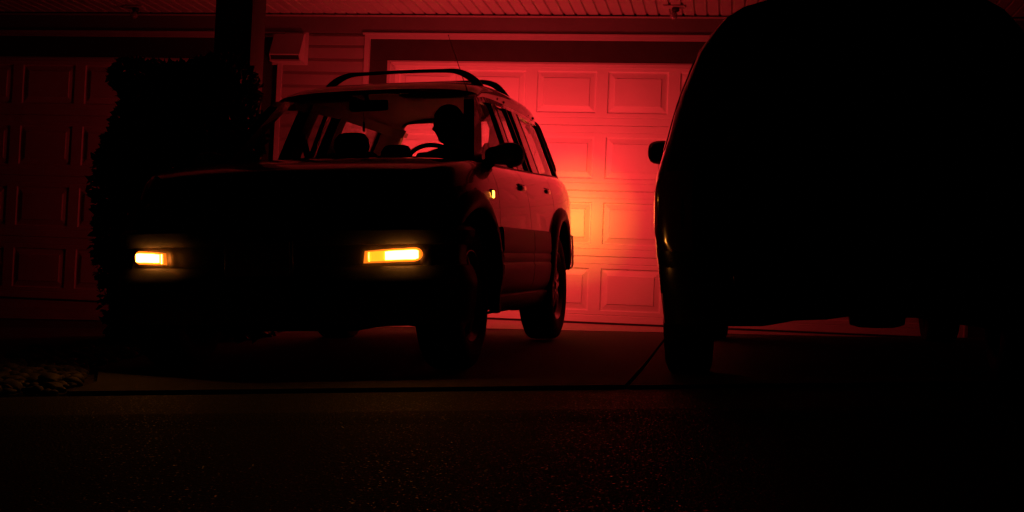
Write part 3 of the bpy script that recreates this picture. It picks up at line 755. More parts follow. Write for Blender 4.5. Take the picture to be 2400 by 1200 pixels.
# windscreen, rear window, headers
def ws(t, q, off=0):
    """t 0 bottom..1 top, q -1..1"""
    hv = .700+(.572-.700)*t; v = q*hv
    u = (2.13-.16*q*q)+((1.438-.075*q*q)-(2.13-.16*q*q))*t; z = 1.020+(1.500-.018*q*q-1.020)*t + .018*math.sin(PI*t)
    return (u, v, z-off)
grid('windscreen', [[ws(t, q) for q in np.linspace(-1, 1, 25)] for t in np.linspace(0, 1, 14)], M['screen'], suv)
grid('windscreen_band', [[ws(t, q, .006) for q in np.linspace(-1, 1, 25)] for t in np.linspace(.975, 1.012, 3)], M['blackplastic'], suv)
grid('cowl_panel', [[(ws(0, q)[0]+d, ws(0, q)[1]*1.02, z) for q in np.linspace(-1, 1, 25)] for d, z in ((-.06, 1.020), (.0, 1.028), (.05, 1.045), (.09, 1.050))], M['blackplastic'], suv)
for (q0, q1) in ((-.55, .10), (.15, .80)):
    pts = [ws(.02+.05*math.sin(k/8*PI), q0+(q1-q0)*k/8, -.016) for k in range(9)]
    tube('wiper', pts, .006, M['blackplastic'], suv, 6)
    a = ws(.0, q1, -.02); b = ws(.05, (q0+q1)/2, -.024); tube('wiper_arm', [a, b], .008, M['blackplastic'], suv, 6)
def rw(t, q):
    return (-.868+.04*t+.02*q*q, q*(gv(-.80, 1.13+.40*t)+.028), 1.13+(1.565-1.13)*t)
def rounded_open(n, a, b, r):
    P = []
    for k in range(n):
        t = 2*PI*k/n; P.append((a*math.copysign(abs(math.cos(t))**r, math.cos(t)), b*math.copysign(abs(math.sin(t))**r, math.sin(t))))
    return P
inn = rounded_open(64, .975, .93, .20); out = rounded_open(64, 1.0, 1.13, .10)
rows = []
for ring, du in ((out, 0), (inn, 0), (inn, .04), (out, .04)):
    rows.append([(lambda p: (p[0]+du, p[1], p[2]))(rw((b+1)/2, a)) for a, b in ring])
grid('tailgate_frame', rows, M['paint'], suv, closed_v=True, ang=40)
rows = [[(lambda p: (p[0]+.05, p[1]*k, p[2]))(rw((b*k+1)/2, a)) for a, b in inn] for k in (1.08, .985)]
grid('rear_window_trim', rows, M['liner'], suv, closed_v=True)
rows = [[(lambda p: (p[0]+.012, p[1], p[2]))(rw((b*k+1)/2, a*k)) for a, b in inn] for k in (1.0, .6, .2)]
grid('rear_window', rows+[[rows[2][0]]*64][:0], M['glass'], suv, closed_v=True)
P = [[(lambda p: (p[0]+.0125, p[1], p[2]))(rw((.2*.9*j/3+1)/2, .2*.93*i/3)) for i in range(-3, 4)] for j in range(-3, 4)]
# tail lamps: the light on the garage door comes from these
for s in (1, -1):
    def lampgrid(name, z0, z1, m):
        P = []
        for z in np.linspace(z0, z1, 4):
            P.append([(-.8965, s*v, z) if k < 3 else (-.8965, s*v, z) for k, v in enumerate((.595, .63, .67, .700))])
        lg = grid(name, P, m, suv, thick=0)
        return lg
    bm = bmesh.new(); hp = [(.585, .845), (.712, .845), (.705, 1.05), (.615, 1.27), (.575, 1.28), (.585, 1.06)]
    add_rings(bm, [[(-.895, s*v, z) for v, z in hp], [(-.862, s*v, z) for v, z in hp]]); from_bm('tail_lamp_housing', bm, M['redlens'], suv)
    P = [[(-.897, s*(a_+(b_-a_)*k), z) for k in np.linspace(0, 1, 4)] for z, a_, b_ in ((.965, .595, .700), (1.04, .592, .692), (1.12, .589, .664), (1.20, .584, .636), (1.262, .580, .612))]
    grid('tail_lamp', P, M['tail'], suv)
    ld = bpy.data.lights.new('rear_signal_beam', 'AREA'); ld.shape = 'RECTANGLE'; ld.size = .07; ld.size_y = .07; ld.energy = AMBBEAM; ld.color = (1, .45, .03); ld.spread = math.radians(62)
    lo = bpy.data.objects.new('rear_signal_beam', ld); col.objects.link(lo); lo.parent = suv; lo.matrix_local = Matrix.Translation((-.912, s*.66, .90)) @ Rm('Z', s*.04) @ Rm('Y', PI/2-.05)
    lampgrid('rear_signal', .865, .945, M['tailamb'])
box('high_brake_lamp_housing', (-.868, -.13, 1.588), (-.835, .13, 1.618), M['redlens'], suv, .003)
mesh('high_brake_lamp', [(-.8695, -.12, 1.592), (-.8695, .12, 1.592), (-.8695, .12, 1.614), (-.8695, -.12, 1.614)], [(0, 1, 2, 3)], M['hbl'], suv)
# rear bumper
RP = [(-.42, .812), (-.58, .792), (-.72, .750), (-.83, .70), (-.90, .58), (-.94, .35), (-.95, 0)]
def sweep_bumper(path, prof, name, m, n=48):
    full = path + [(u, -v) for u, v in path[-2::-1]]; full = resample([(u, v, 0) for u, v in full], n); rows = []
    for i, (u, v, _) in enumerate(full):
        a = full[max(i-1, 0)]; b = full[min(i+1, n-1)]; t = Vector((b[0]-a[0], b[1]-a[1], 0)).normalized(); nr = Vector((t.y, -t.x, 0))
        if nr.dot(Vector((u-1.2, v, 0))) < 0: nr = -nr
        rows.append([(u+nr.x*d, v+nr.y*d, z) for d, z in prof])
    return grid(name, rows, m, suv, closed_v=True, caps=True, ang=45)
sweep_bumper(RP, [(-.06, .47), (.0, .46), (.02, .49), (.024, .56), (.02, .70), (.0, .73), (-.08, .74)], 'rear_bumper', M['cladding'])
# front bumper with signal slots; flared lips shaped to catch lamp light as halo
FPB = [(2.62, .858), (2.74, .835), (2.84, .765), (2.90, .665), (2.965, .51), (3.02, .36), (3.055, .18), (3.065, 0)]
fb = sweep_bumper(FPB, [(-.10, .262), (-.01, .236), (.012, .248), (.026, .32), (.034, .40), (.036, .435), (.028, .465), (.008, .506), (-.018, .510), (-.018, .602), (.008, .606), (.022, .640), (.027, .668), (.0, .690), (-.06, .690)], 'front_bumper', M['cladding'], 90)
full = resample([(u, v, 0) for u, v in FPB + [(u, -v) for u, v in FPB[-2::-1]]], 181)
def fpath(v):
    j = min(range(181), key=lambda i: abs(full[i][1]-v)); a, b = full[max(j-1, 0)], full[min(j+1, 180)]
    k = (v-a[1])/(b[1]-a[1]) if abs(b[1]-a[1]) > 1e-6 else 0; u = a[0]+(b[0]-a[0])*k
    t = Vector((b[0]-a[0], b[1]-a[1], 0)).normalized(); n = Vector((t.y, -t.x, 0)); n = n if n.x > -abs(n.y)*0 else -n
    if n.x < 0: n = -n
    return Vector((u, v, 0)), n
def outl(kind, v0, v1, n=10):
    """outline of the lens in (v,z): square inner end, round outer end"""
    zc_, h = .555, .0315
    P = [(v0, zc_+h*.82), (v0-.006, zc_-h*.90)]
    P += [(v0+(v1-v0)*t, zc_-h*.95-.0*t) for t in (.3, .6)]
    P += [(v1-.035+.035*math.sin(a), zc_-h*math.cos(a)) for a in np.linspace(0, PI, n)]
    P += [(v0+(v1-v0)*t, zc_+h*.95) for t in (.6, .3)]
    return P
def lens(name, s, v0, v1, d0, shrink, m, parent=suv, dome=.006):
    P = [(v, z+(v-.6)*.045) for v, z in outl('', v0, v1)]; cv, cz = sum(p[0] for p in P)/len(P), sum(p[1] for p in P)/len(P)
    def place(v, z, d):
        c, n = fpath(v); return (c.x+n.x*d, s*(c.y+n.y*d), z)
    dd = shrink
    Q = []
    for v, z in P:
        v = min(max(v, v0-.008+dd), v1-dd) if dd else v
        z = cz+(z-cz)*(1-dd/.040); Q.append((v, z))
    rings = [Q] + [[(cv+(v-cv)*k, cz+(z-cz)*k) for v, z in Q] for k in (.8, .5, .2, .02)]
    # subdivide along so that the lens follows the bumper curve
    rows = [[place(v, z, d0-.012) for v, z in Q]] + [[place(v, z, d0+dome*(1-i/4*.0)) for v, z in r] for i, r in enumerate(rings)]
    return grid(name, rows, m, parent, closed_v=True, ang=50)
for s in (1, -1):
    h = lens('signal_housing', s, .462 if s > 0 else .515, .700, .008, 0, M['sigdim'])
    lens('signal_inner', s, .470 if s > 0 else .522, .60, .0145, .010, M['sigmid'], h, .002)
    lens('signal_lens', s, .540 if s > 0 else .532, .693, .020, .013, M['sig'], h, .004)
    lens('signal_reflector', s, .474 if s > 0 else .526, .490 if s > 0 else .534, .0185, .012, M['sig'], h, .002)
    # fender-side dark end and headlamp
    bm = bmesh.new()
    rows = []
    for z in np.linspace(.705, .835, 6):
        row = []
        for v in np.linspace(.40, .735, 10):
            c, n = fpath(v); k = (z-.70)/.14; row.append((c.x-.012-.035*k*k, s*(c.y-.012), z))
        rows.append(row)
    hl = grid('headlamp', rows, M['lensclear'], suv, thick=.02, ang=60)
    for vv in (.50, .62):
        c, n = fpath(vv); bm = bmesh.new(); add_rings(bm, lathe_rings([(.002, -.01), (.035, 0), (.050, .028)], 20, (c.x-.062, s*vv, .768), 'x'), caps=False); from_bm('reflector_bowl', bm, M['chrome'], hl, smooth=True)
rows = []
for z in np.linspace(.690, .830, 5):
    rows.append([(fpath(abs(v))[0].x-.018-.035*((z-.69)/.14)**2, v, z) for v in np.linspace(-.385, .385, 15)])
gr = grid('grille', rows, M['under'], suv, thick=.02)
for z in (.715, .745, .775, .805):
    tube('grille_bar', [(fpath(abs(v))[0].x-.006-.035*((z-.69)/.14)**2, v, z) for v in np.linspace(-.375, .375, 13)], .007, M['blackplastic'], gr, 6)
box('bumper_grille_insert', (3.02, -.30, .30), (3.078, .30, .44), M['blackplastic'], suv, .01)
pl = box('number_plate', (3.092, -.155, .468), (3.097, .150, .620), M['plate'], suv, .002)
box('plate_frame', (3.072, -.165, .458), (3.0915, .160, .630), M['blackplastic'], suv, .003)
# underbody
for v, z in ((0, .29),):
    box('floor_pan', (-.7, -.60, .255), (2.8, .60, .30), M['under'], suv, .01)
box('skid_plate', (2.1, -.42, .215), (2.98, .42, .25), M['under'], suv, .02)
tube('rear_axle', [(0, -.68, .34), (0, -.15, .30), (0, .15, .30), (0, .68, .34)], [.035, .06, .06, .035], M['under'], suv, 12)
bm = bmesh.new(); add_rings(bm, lathe_rings([(.02, -.15), (.10, -.10), (.125, 0), (.10, .10), (.02, .15)], 16, (0.02, 0, .30), 'y')); from_bm('differential', bm, M['under'], suv, smooth=True)
for s in (1, -1):
    tube('trailing_arm', [(.62, s*.50, .26), (.30, s*.56, .225), (.02, s*.62, .215)], [.022, .024, .024], M['under'], suv, 8)
    tube('control_arm', [(WB-.05, s*.25, .27), (WB, s*.62, .22)], .028, M['under'], suv, 8)
    tube('rear_damper', [(-.10, s*.55, .22), (-.14, s*.50, .55)], .03, M['under'], suv, 8)
tube('exhaust_pipe', [(2.0, -.12, .24), (1.2, -.16, .235), (.5, -.30, .24), (.2, -.34, .33), (-.2, -.36, .33), (-.5, -.38, .30), (-.93, -.40, .30)], .026, M['rust'], suv, 10)
bm = bmesh.new(); add_rings(bm, lathe_rings([(.02, -.26), (.085, -.24), (.09, 0), (.085, .24), (.02, .26)], 16, (-.55, -.05, .34), 'y')); from_bm('muffler', bm, M['rust'], suv, smooth=True)
# spare wheel cover
bm = bmesh.new(); add_rings(bm, lathe_rings([(.05, -.19), (.30, -.185), (.335, -.16), (.345, -.10), (.335, -.02), (.30, -.01), (.05, 0)], 48, (-.90, -.05, .80), 'x')); from_bm('spare_wheel_cover', bm, M['blackplastic'], suv, ang=40)

def wheel(parent, c, s, R=.355, wd=.215, rim=.215, spokes=5, steer=0.0):
    """tyre, rim, hub parts; outer face towards s*y"""
    g = bpy.data.objects.new('wheel', None); col.objects.link(g); g.parent = parent; g.location = c; g.rotation_euler = (0, 0, steer)
    prof = [(rim-.005, -wd*.40), (rim+.012, -wd*.46), (rim+.05, -wd*.52), (R-.045, -wd*.50), (R-.014, -wd*.44), (R-.003, -wd*.34), (R, -wd*.2), (R, 0), (R, wd*.2), (R-.003, wd*.34), (R-.014, wd*.44), (R-.045, wd*.50), (rim+.05, wd*.52), (rim+.012, wd*.46), (rim-.005, wd*.40)]
    n = 144; rows = []
    for i, (r, a) in enumerate(prof):
        row = []
        for k in range(n):
            t = 2*PI*k/n; rr = r
            if 4 <= i <= 10:
                ph = (k + (2 if i % 2 else 0)) % 4; rr -= .008 if ph == 0 else 0
            row.append((rr*math.cos(t), a*s, rr*math.sin(t)))
        rows.append(row)
    bm = bmesh.new(); add_rings(bm, rows, caps=False)
    for gr_ in (-.25, .0, .25): pass
    from_bm('tyre', bm, M['rubber'], g, ang=50)
    bm = bmesh.new()
    add_rings(bm, lathe_rings([(rim-.004, -wd*.42), (rim-.018, -wd*.30), (rim-.030, 0), (rim-.026, wd*.26), (rim-.012, wd*.36), (rim+.004, wd*.455), (rim+.010, wd*.45)], 64, (0, 0, 0)), caps=False)
    if s < 0: bmesh.ops.scale(bm, vec=(1, -1, 1), verts=bm.verts)
    ymid = wd*.30*s
    for k in range(spokes):
        a = 2*PI*k/spokes+.35; ca, sa = math.cos(a), math.sin(a)
        for off in (-.020, .020):
            R1 = []
            for r, hw, y0 in ((.045, .014, .36), (.10, .013, .38), (.15, .014, .35), (rim-.014, .020, .28)):
                cx, cz = r*ca-off*(1+r*3)*sa, r*sa+off*(1+r*3)*ca
                R1.append([(cx-hw*sa*q, (wd*y0+dy)*s, cz+hw*ca*q) for q, dy in ((-1, -.03), (-1, 0), (-.4, .008), (.4, .008), (1, 0), (1, -.03))])
            add_rings(bm, R1)
    add_rings(bm, [[(x, y*s, z) for x, y, z in r] for r in lathe_rings([(.075, wd*.20), (.075, wd*.34), (.062, wd*.38), (.032, wd*.40), (.028, wd*.44), (.004, wd*.45)], 32, (0, 0, 0))])
    from_bm('rim', bm, M['alloy'], g, ang=40)
    bm = bmesh.new(); add_rings(bm, [[(x, y*s, z) for x, y, z in r] for r in lathe_rings([(.15, -.02), (.15, .0), (.05, .002)], 32, (0, 0, 0))]); from_bm('brake_disc', bm, M['rust'], g)
    bm = bmesh.new()
    for k in range(5):
        a = 2*PI*(k+.5)/5; bmesh.ops.create_cone(bm, cap_ends=True, segments=6, radius1=.010, radius2=.009, depth=.02, matrix=Matrix.Translation((.052*math.cos(a), wd*.385*s, .052*math.sin(a))) @ Rm('X', PI/2))
    from_bm('wheel_nuts', bm, M['chrome'], g)
    return g
for u in (0, WB):
    for s in (1, -1): wheel(suv, (u, s*.715, .355), s, steer=0)
# roof rack: two crossbars with curved feet
for u in (.92, .12):
    zz = zc(u); vt = .500
    sh_ = .028
    path = [(u, -vt, zr(u)+.05), (u, -vt+.03, zr(u)+.10), (u, -vt+.09, zz+.030), (u, -vt+.16, zz+.058), (u, -vt+.24, zz+.064), (u, 0, zz+.068), (u, vt-.24, zz+.064), (u, vt-.16, zz+.058), (u, vt-.09, zz+.030), (u, vt-.03, zr(u)+.10), (u, vt, zr(u)+.05)]
    rd = [.034, .032, .028, .022, .016, .015, .016, .022, .028, .032, .034]
    pp = resample([(a[0], a[1]+sh_, a[2], b) for a, b in zip(path, rd)], 50)
    tube('roof_rack_bar', [q[:3] for q in pp], [q[3] for q in pp], M['blackplastic'], suv, 12, flat=(1.0, .75))
tube('antenna', [(1.50, .585, 1.45), (1.475, .565, 1.50), (1.25, .41, 1.83)], [.006, .003, .0016], M['blackplastic'], suv, 6)
bm = bmesh.new(); bmesh.ops.create_icosphere(bm, subdivisions=1, radius=.004, matrix=Matrix.Translation((1.25, .41, 1.832))); from_bm('antenna_tip', bm, M['blackplastic'], suv)
# interior
bm = bmesh.new(); dash = []
for q in np.linspace(-1, 1, 17):
    hd = .02*math.exp(-((q-.5)/.22)**2)
    dash.append([(2.06-.12*q*q, q*.66, 1.02), (1.9, q*.67, 1.045+hd*.3), (1.75, q*.67, 1.055+hd), (1.62, q*.67, 1.045+hd), (1.58, q*.67, .98)])
grid('dashboard', dash, M['trimdark'], suv, thick=.02)
def seat(u, v, head=True, w_=.23):
    g = bpy.data.objects.new('seat', None); col.objects.link(g); g.parent = suv
    def pad(name, P, par):
        return grid(name, P, M['fabric'], par, closed_v=True, caps=True, ang=60)
    rows = []
    for z, hw, uu, th in ((.60, .23, u+.10, .06), (.8, .24, u+.05, .07), (1.0, .235, u, .065), (1.13, .215, u-.03, .055), (1.205, .17, u-.045, .04), (1.222, .12, u-.048, .02)):
        k = w_/.24; rows.append([(uu+th*math.copysign(abs(math.cos(t))**.7, math.cos(t)), v+hw*k*math.copysign(abs(math.sin(t))**.5, math.sin(t)), z) for t in np.linspace(0, 2*PI, 28, endpoint=False)])
    pad('backrest', rows, g)
    box('cushion', (u+.08, v-.24*w_/.24, .50), (u+.58, v+.24*w_/.24, .64), M['fabric'], g, .04)
    if head:
        rows = []
        for z, hw, th in ((1.195, .075, .02), (1.205, .105, .04), (1.25, .115, .05), (1.30, .110, .048), (1.335, .085, .035), (1.345, .05, .018)):
            rows.append([(u-.05+th*math.copysign(abs(math.cos(t))**.7, math.cos(t)), v+hw*math.copysign(abs(math.sin(t))**.6, math.sin(t)), z) for t in np.linspace(0, 2*PI, 28, endpoint=False)])
        pad('headrest', rows, g)
        for dv in (-.05, .05): tube('headrest_post', [(u-.05, v+dv, 1.15), (u-.05, v+dv, 1.22)], .006, M['chrome'], g, 6)
    return g
seat(.74, -.375); seat(.74, .345)
for v in (-.36, .36): seat(-.18, v, True, .30)
t = bpy.data.objects.new('steering_wheel', None); col.objects.link(t); t.parent = suv; t.matrix_local = Matrix.Translation((1.36, .345, 1.02)) @ Rm('Y', math.radians(-64+90-90))
bm = bmesh.new(); rings = []
for k in range(48):
    a = 2*PI*k/48; rings.append([((.182+.014*math.cos(b))*math.cos(a), (.182+.014*math.cos(b))*math.sin(a), .014*math.sin(b)) for b in np.linspace(0, 2*PI, 10, endpoint=False)])
grid('rim', rings, M['trimdark'], t, closed_u=True, closed_v=True)
box('hub', (-.06, -.07, -.03), (.06, .07, .015), M['trimdark'], t, .02)
for a in (PI/2, -PI/2, PI): tube('spoke', [(0, 0, -.005), (.17*math.cos(a), .17*math.sin(a), -.002)], .014, M['trimdark'], t, 8)
# interior mirror, visors, dome lamp, belts, handles
mi = box('interior_mirror', (1.44, -.125, 1.385), (1.47, .105, 1.447), M['blackplastic'], suv, .014)
tube('mirror_stem', [(1.50, -.01, 1.475), (1.46, -.01, 1.43)], .012, M['blackplastic'], mi, 8)
for v in (-.33, .33): box('sun_visor', (1.18, v-.19, 1.475), (1.37, v+.19, 1.49), M['liner'], suv, .006)
bm = bmesh.new(); add_box(bm, (.46, .10, 1.578), (.58, .26, 1.606), .01); from_bm('dome_lamp', bm, M['lensdome'] if 'lensdome' in M else M['plate'], suv, ang=40)
for s in (1, -1):
    box('belt_anchor', (.93, s*.60-.02, 1.26), (.975, s*.60+.02, 1.31), M['blackplastic'], suv, .008)
    grid('seat_belt', [[(.95-.05*k, s*(.60-.05*k)+d, 1.29-.29*k) for d in (-.022, .022)] for k in np.linspace(0, 1, 5)], M['trimdark'], suv, thick=.002)
    for u in (.62, -.35): tube('grab_handle', [(u+.10, s*.575, 1.525), (u+.08, s*.555, 1.50), (u-.08, s*.555, 1.50), (u-.10, s*.575, 1.525)], .010, M['liner'], suv, 8)
# hanging ornament below the interior mirror
om = SUVM @ Matrix.Translation((1.445, -.045, 1.385))
orn = empty('mirror_ornament', om, 'small dark ornament on a cord hanging from the inside mirror of the SUV', 'ornament')
tube('cord', [(0, 0, 0), (0, 0, -.06)], .0016, M['trimdark'], orn, 6)
box('charm', (-.006, -.007, -.115), (.006, .007, -.06), M['trimdark'], orn, .004)

# ------------------------------------------------------------------ the driver
def skin_mesh(nodes, edges, sub=2):
    me = bpy.data.meshes.new('sk'); me.from_pydata([n[:3] for n in nodes], edges, []); o = bpy.data.objects.new('sk', me); col.objects.link(o)
    md = o.modifiers.new('s', 'SKIN'); 
    for i, n in enumerate(nodes): me.skin_vertices[0].data[i].radius = (n[3], n[4] if len(n) > 4 else n[3])
    me.skin_vertices[0].data[0].use_root = True
    sb = o.modifiers.new('u', 'SUBSURF'); sb.levels = sub; sb.render_levels = sub
    bpy.context.view_layer.update(); dg = bpy.context.evaluated_depsgraph_get()
    r = bpy.data.meshes.new_from_object(o.evaluated_get(dg)); bpy.data.objects.remove(o, do_unlink=True); return r
def person_driver():
    hip = Vector((.93, .345, .72))
    t = empty('person', SUVM, 'driver in dark clothes at the wheel of the SUV, head turned towards the passenger side', 'person')
    H = Vector((.925, .325, 1.345))
    # head
    bm = bmesh.new(); bmesh.ops.create_icosphere(bm, subdivisions=5, radius=1)
    for v in bm.verts:
        x, y, z = v.co
        r = Vector((x*.098, y*.077, z*.118))
        if z < 0: r.x *= 1-.10*(-z); r.y *= 1-.30*(-z)**1.4
        if x > 0:
            r.x += .022*math.exp(-((z+.16)/.14)**2-(y/.22)**2)             # nose
            r.x += .007*math.exp(-((z-.18)/.10)**2-(y/.6)**2)             # brow
            r.x -= .009*math.exp(-((z-.02)/.09)**2-((abs(y)-.36)/.16)**2)   # eye sockets
            r.x += .006*math.exp(-((z+.47)/.06)**2-(y/.28)**2)+.004*math.exp(-((z+.37)/.04)**2-(y/.3)**2)  # lips
            r.x += .020*math.exp(-((z+.80)/.20)**2-(y/.35)**2)            # chin
        r.y += math.copysign(.012, y)*math.exp(-((z+.02)/.20)**2-((x+.10)/.14)**2) if abs(y) > .75 else 0  # ears
        v.co = r
    bmesh.ops.transform(bm, matrix=Matrix.Translation(H) @ Rm('Z', math.radians(-52)) @ Rm('Y', math.radians(4)), verts=bm.verts)
    sh = 1.13
    def handchain(cx, cy, cz, s):
        N = []; E_ = []
        return N, E_
    N = [(.90, .345, .74, .15, .13), (.90, .345, .90, .13, .15), (.90, .345, 1.04, .12, .18), (.91, .345, 1.15, .075, .10), (.915, .335, 1.21, .055), (.92, .33, 1.29, .055),
         (.93, .17, 1.13, .065), (1.02, .12, .92, .048), (1.27, .17, .99, .038), (1.34, .185, 1.03, .028),
         (.93, .52, 1.13, .065), (1.02, .58, .92, .048), (1.27, .53, .99, .038), (1.34, .505, 1.03, .028),
         (1.20, .25, .72, .085), (1.40, .23, .74, .065), (1.62, .24, .45, .05), (1.20, .44, .72, .085), (1.40, .46, .74, .065), (1.62, .46, .45, .05)]
    E_ = [(0, 1), (1, 2), (2, 3), (3, 4), (4, 5), (3, 6), (6, 7), (7, 8), (8, 9), (3, 10), (10, 11), (11, 12), (12, 13), (0, 14), (14, 15), (15, 16), (0, 17), (17, 18), (18, 19)]
    me = skin_mesh(N, E_); bm.from_mesh(me)
    # hands: palm and five fingers curled over the wheel rim
    for sy, cy in ((1, .185), (-1, .505)):
        pal = [(1.34, cy, 1.03, .026, .034), (1.385, cy+.0*sy, 1.055, .022, .036)]
        m2 = skin_mesh(pal, [(0, 1)], 2); bm.from_mesh(m2)
        for k in range(4):
            yy = cy+(k-1.5)*.019; L = (.9, 1, .95, .75)[k]
            ch = [(1.385, yy, 1.058, .010), (1.415, yy, 1.072*1, .0095), (1.435+.004*L, yy, 1.062, .009), (1.438, yy, 1.040, .008), (1.424, yy, 1.030, .007)]
            bm.from_mesh(skin_mesh(ch, [(0, 1), (1, 2), (2, 3), (3, 4)], 1))
        ch = [(1.365, cy+.03*sy, 1.045, .012), (1.390, cy+.048*sy, 1.040, .010), (1.412, cy+.050*sy, 1.030, .009)]
        bm.from_mesh(skin_mesh(ch, [(0, 1), (1, 2)], 1))
    tmp = from_bm('body', bm, M['skin'], t, smooth=True)
    md = tmp.modifiers.new('r', 'REMESH'); md.mode = 'VOXEL'; md.voxel_size = .005; md.use_smooth_shade = True
    bpy.context.view_layer.update(); dg = bpy.context.evaluated_depsgraph_get(); me = bpy.data.meshes.new_from_object(tmp.evaluated_get(dg)); tmp.modifiers.clear(); tmp.data = me
    me.materials.clear(); me.materials.append(M['skin'])
    # hair
    bm = bmesh.new(); bmesh.ops.create_icosphere(bm, subdivisions=4, radius=1)
    kill = [v for v in bm.verts if (v.co.x > .35 and v.co.z < .42) or v.co.z < -.45 or (v.co.x > .05 and v.co.z < .0)]
    bmesh.ops.delete(bm, geom=kill, context='VERTS')
    for v in bm.verts:
        x, y, z = v.co; n = 1+noise.noise(v.co*6)*.04; v.co = Vector((x*.107*n, y*.086*n, z*.129*n))
    bmesh.ops.solidify(bm, geom=bm.faces[:], thickness=.012)
    bmesh.ops.transform(bm, matrix=Matrix.Translation(H) @ Rm('Z', math.radians(-52)) @ Rm('Y', math.radians(4)), verts=bm.verts)
    from_bm('hair', bm, M['hair'], t, smooth=True)
    # shirt and trousers
    N2 = [(a[0], a[1], a[2], a[3]+.012, (a[4] if len(a) > 4 else a[3])+.014) for a in N]
    E2 = [(0, 1), (1, 2), (2, 3), (3, 4), (3, 5), (5, 6), (6, 7), (3, 8), (8, 9), (9, 10)]
    S = [N2[0], N2[1], N2[2], N2[3], (.912, .34, 1.185, .068, .072), N2[6], N2[7], (1.25, .168, .985, .050, .052), N2[10], N2[11], (1.25, .532, .985, .050, .052)]
    o = link('shirt', skin_mesh(S, E2), M['shirt'], t, True)
    S = [N2[0], N2[14], N2[15], N2[16], N2[17], N2[18], N2[19]]
    link('trousers', skin_mesh(S, [(0, 1), (1, 2), (2, 3), (0, 4), (4, 5), (5, 6)]), M['shirt'], t, True)
person_driver()

# ------------------------------------------------------------------ the dark van at the right, nose to the garage
VANM = Matrix.Translation((.592, 6.283, -.1245)) @ Rm('Z', -.029+PI/2) @ Rm('Y', -.0390) @ Rm('X', -.0280) @ Matrix.Diagonal((.9, .888, .92, 1))
van = empty('parked_car', VANM, 'tall black family car seen from behind in silhouette, parked nose to the garage', 'car')
VWB = 3.03
M['vpaint'] = mat('van_paint', (.035, .033, .035), .25, .3, 1.0)
def VT(u):  # how much the section narrows towards the ends
    return smooth_interp(u, [-1.01, -.99, -.96, -.90, -.80, -.6, -.2, .8, 2.6, 3.3, 3.6, 3.8, 3.92], [.26, .19, .125, .065, .030, .008, 0, 0, .0, .04, .11, .22, .34])
VZ = [.20, .26, .34, .48, .62, .78, .88, .96, 1.075, 1.18, 1.29, 1.40, 1.50, 1.60, 1.68, 1.73, 1.765, 1.785]
VW = [.84, .915, .955, .975, .982, .982, .976, .955, .925, .90, .868, .825, .785, .72, .655, .58, .46, .30]
def VTOP(u): return smooth_interp(u, [-1.01, -.9, -.6, 0.05, 1.0, 1.8, 2.15, 2.95, 3.2, 3.6, 3.85, 3.92], [1.68, 1.765, 1.80, 1.80, 1.79, 1.73, 1.62, 1.12, 1.05, .98, .86, .78])
def VBOT(u): return smooth_interp(u, [-1.01, -.7, 0, 3.2, 3.92], [.40, .35, .30, .30, .34])
def vsec(u):
    zt, zb_ = VTOP(u), VBOT(u); pts = []
    for z, w_ in zip(VZ, VW):
        t = (z-.20)/(1.785-.20)
        if u > 1.6:
            k = min(1, (u-1.6)/1.4); zz_ = zb_+t*(zt-zb_); ww = w_+(.93-w_)*k*(1 if t < .9 else .5)*(1 if w_ < .93 else 0)
        else: zz_ = zb_+t*(zt-zb_); ww = w_
        pts.append((max(.05, ww-VT(u)), zz_))
    half = [(0, zb_), (pts[0][0]*.6, zb_)]+pts+[(pts[-1][0]*.5, zt+.010), (0, zt+.012)]
    return [(u, v, z) for v, z in half]+[(u, -v, z) for v, z in half[-2:0:-1]]
bm = bmesh.new(); add_rings(bm, [vsec(u) for u in [-1.01, -1.0, -.98, -.96, -.93, -.90, -.86, -.82]+list(np.linspace(-.76, 3.86, 70))+[3.89, 3.92]])
vb = from_bm('body', bm, M['vpaint'], van, ang=35)
def vcut(c, r):
    bm = bmesh.new(); bmesh.ops.create_cone(bm, cap_ends=True, segments=56, radius1=r, radius2=r, depth=.62)
    bmesh.ops.transform(bm, matrix=Matrix.Translation(c) @ Rm('X', PI/2), verts=bm.verts); return from_bm('cut', bm, M['under'], van)
boolean(vb, [vcut((u, s*.92, .36), .40) for u in (0, VWB) for s in (-1, 1)]); vb.data.materials.clear(); vb.data.materials.append(M['vpaint'])
def vside(u, z):
    P = vsec(u); n = len(VZ)+2; hs = P[2:2+len(VZ)]
    return float(np.interp(z, [p[2] for p in hs], [p[1] for p in hs]))
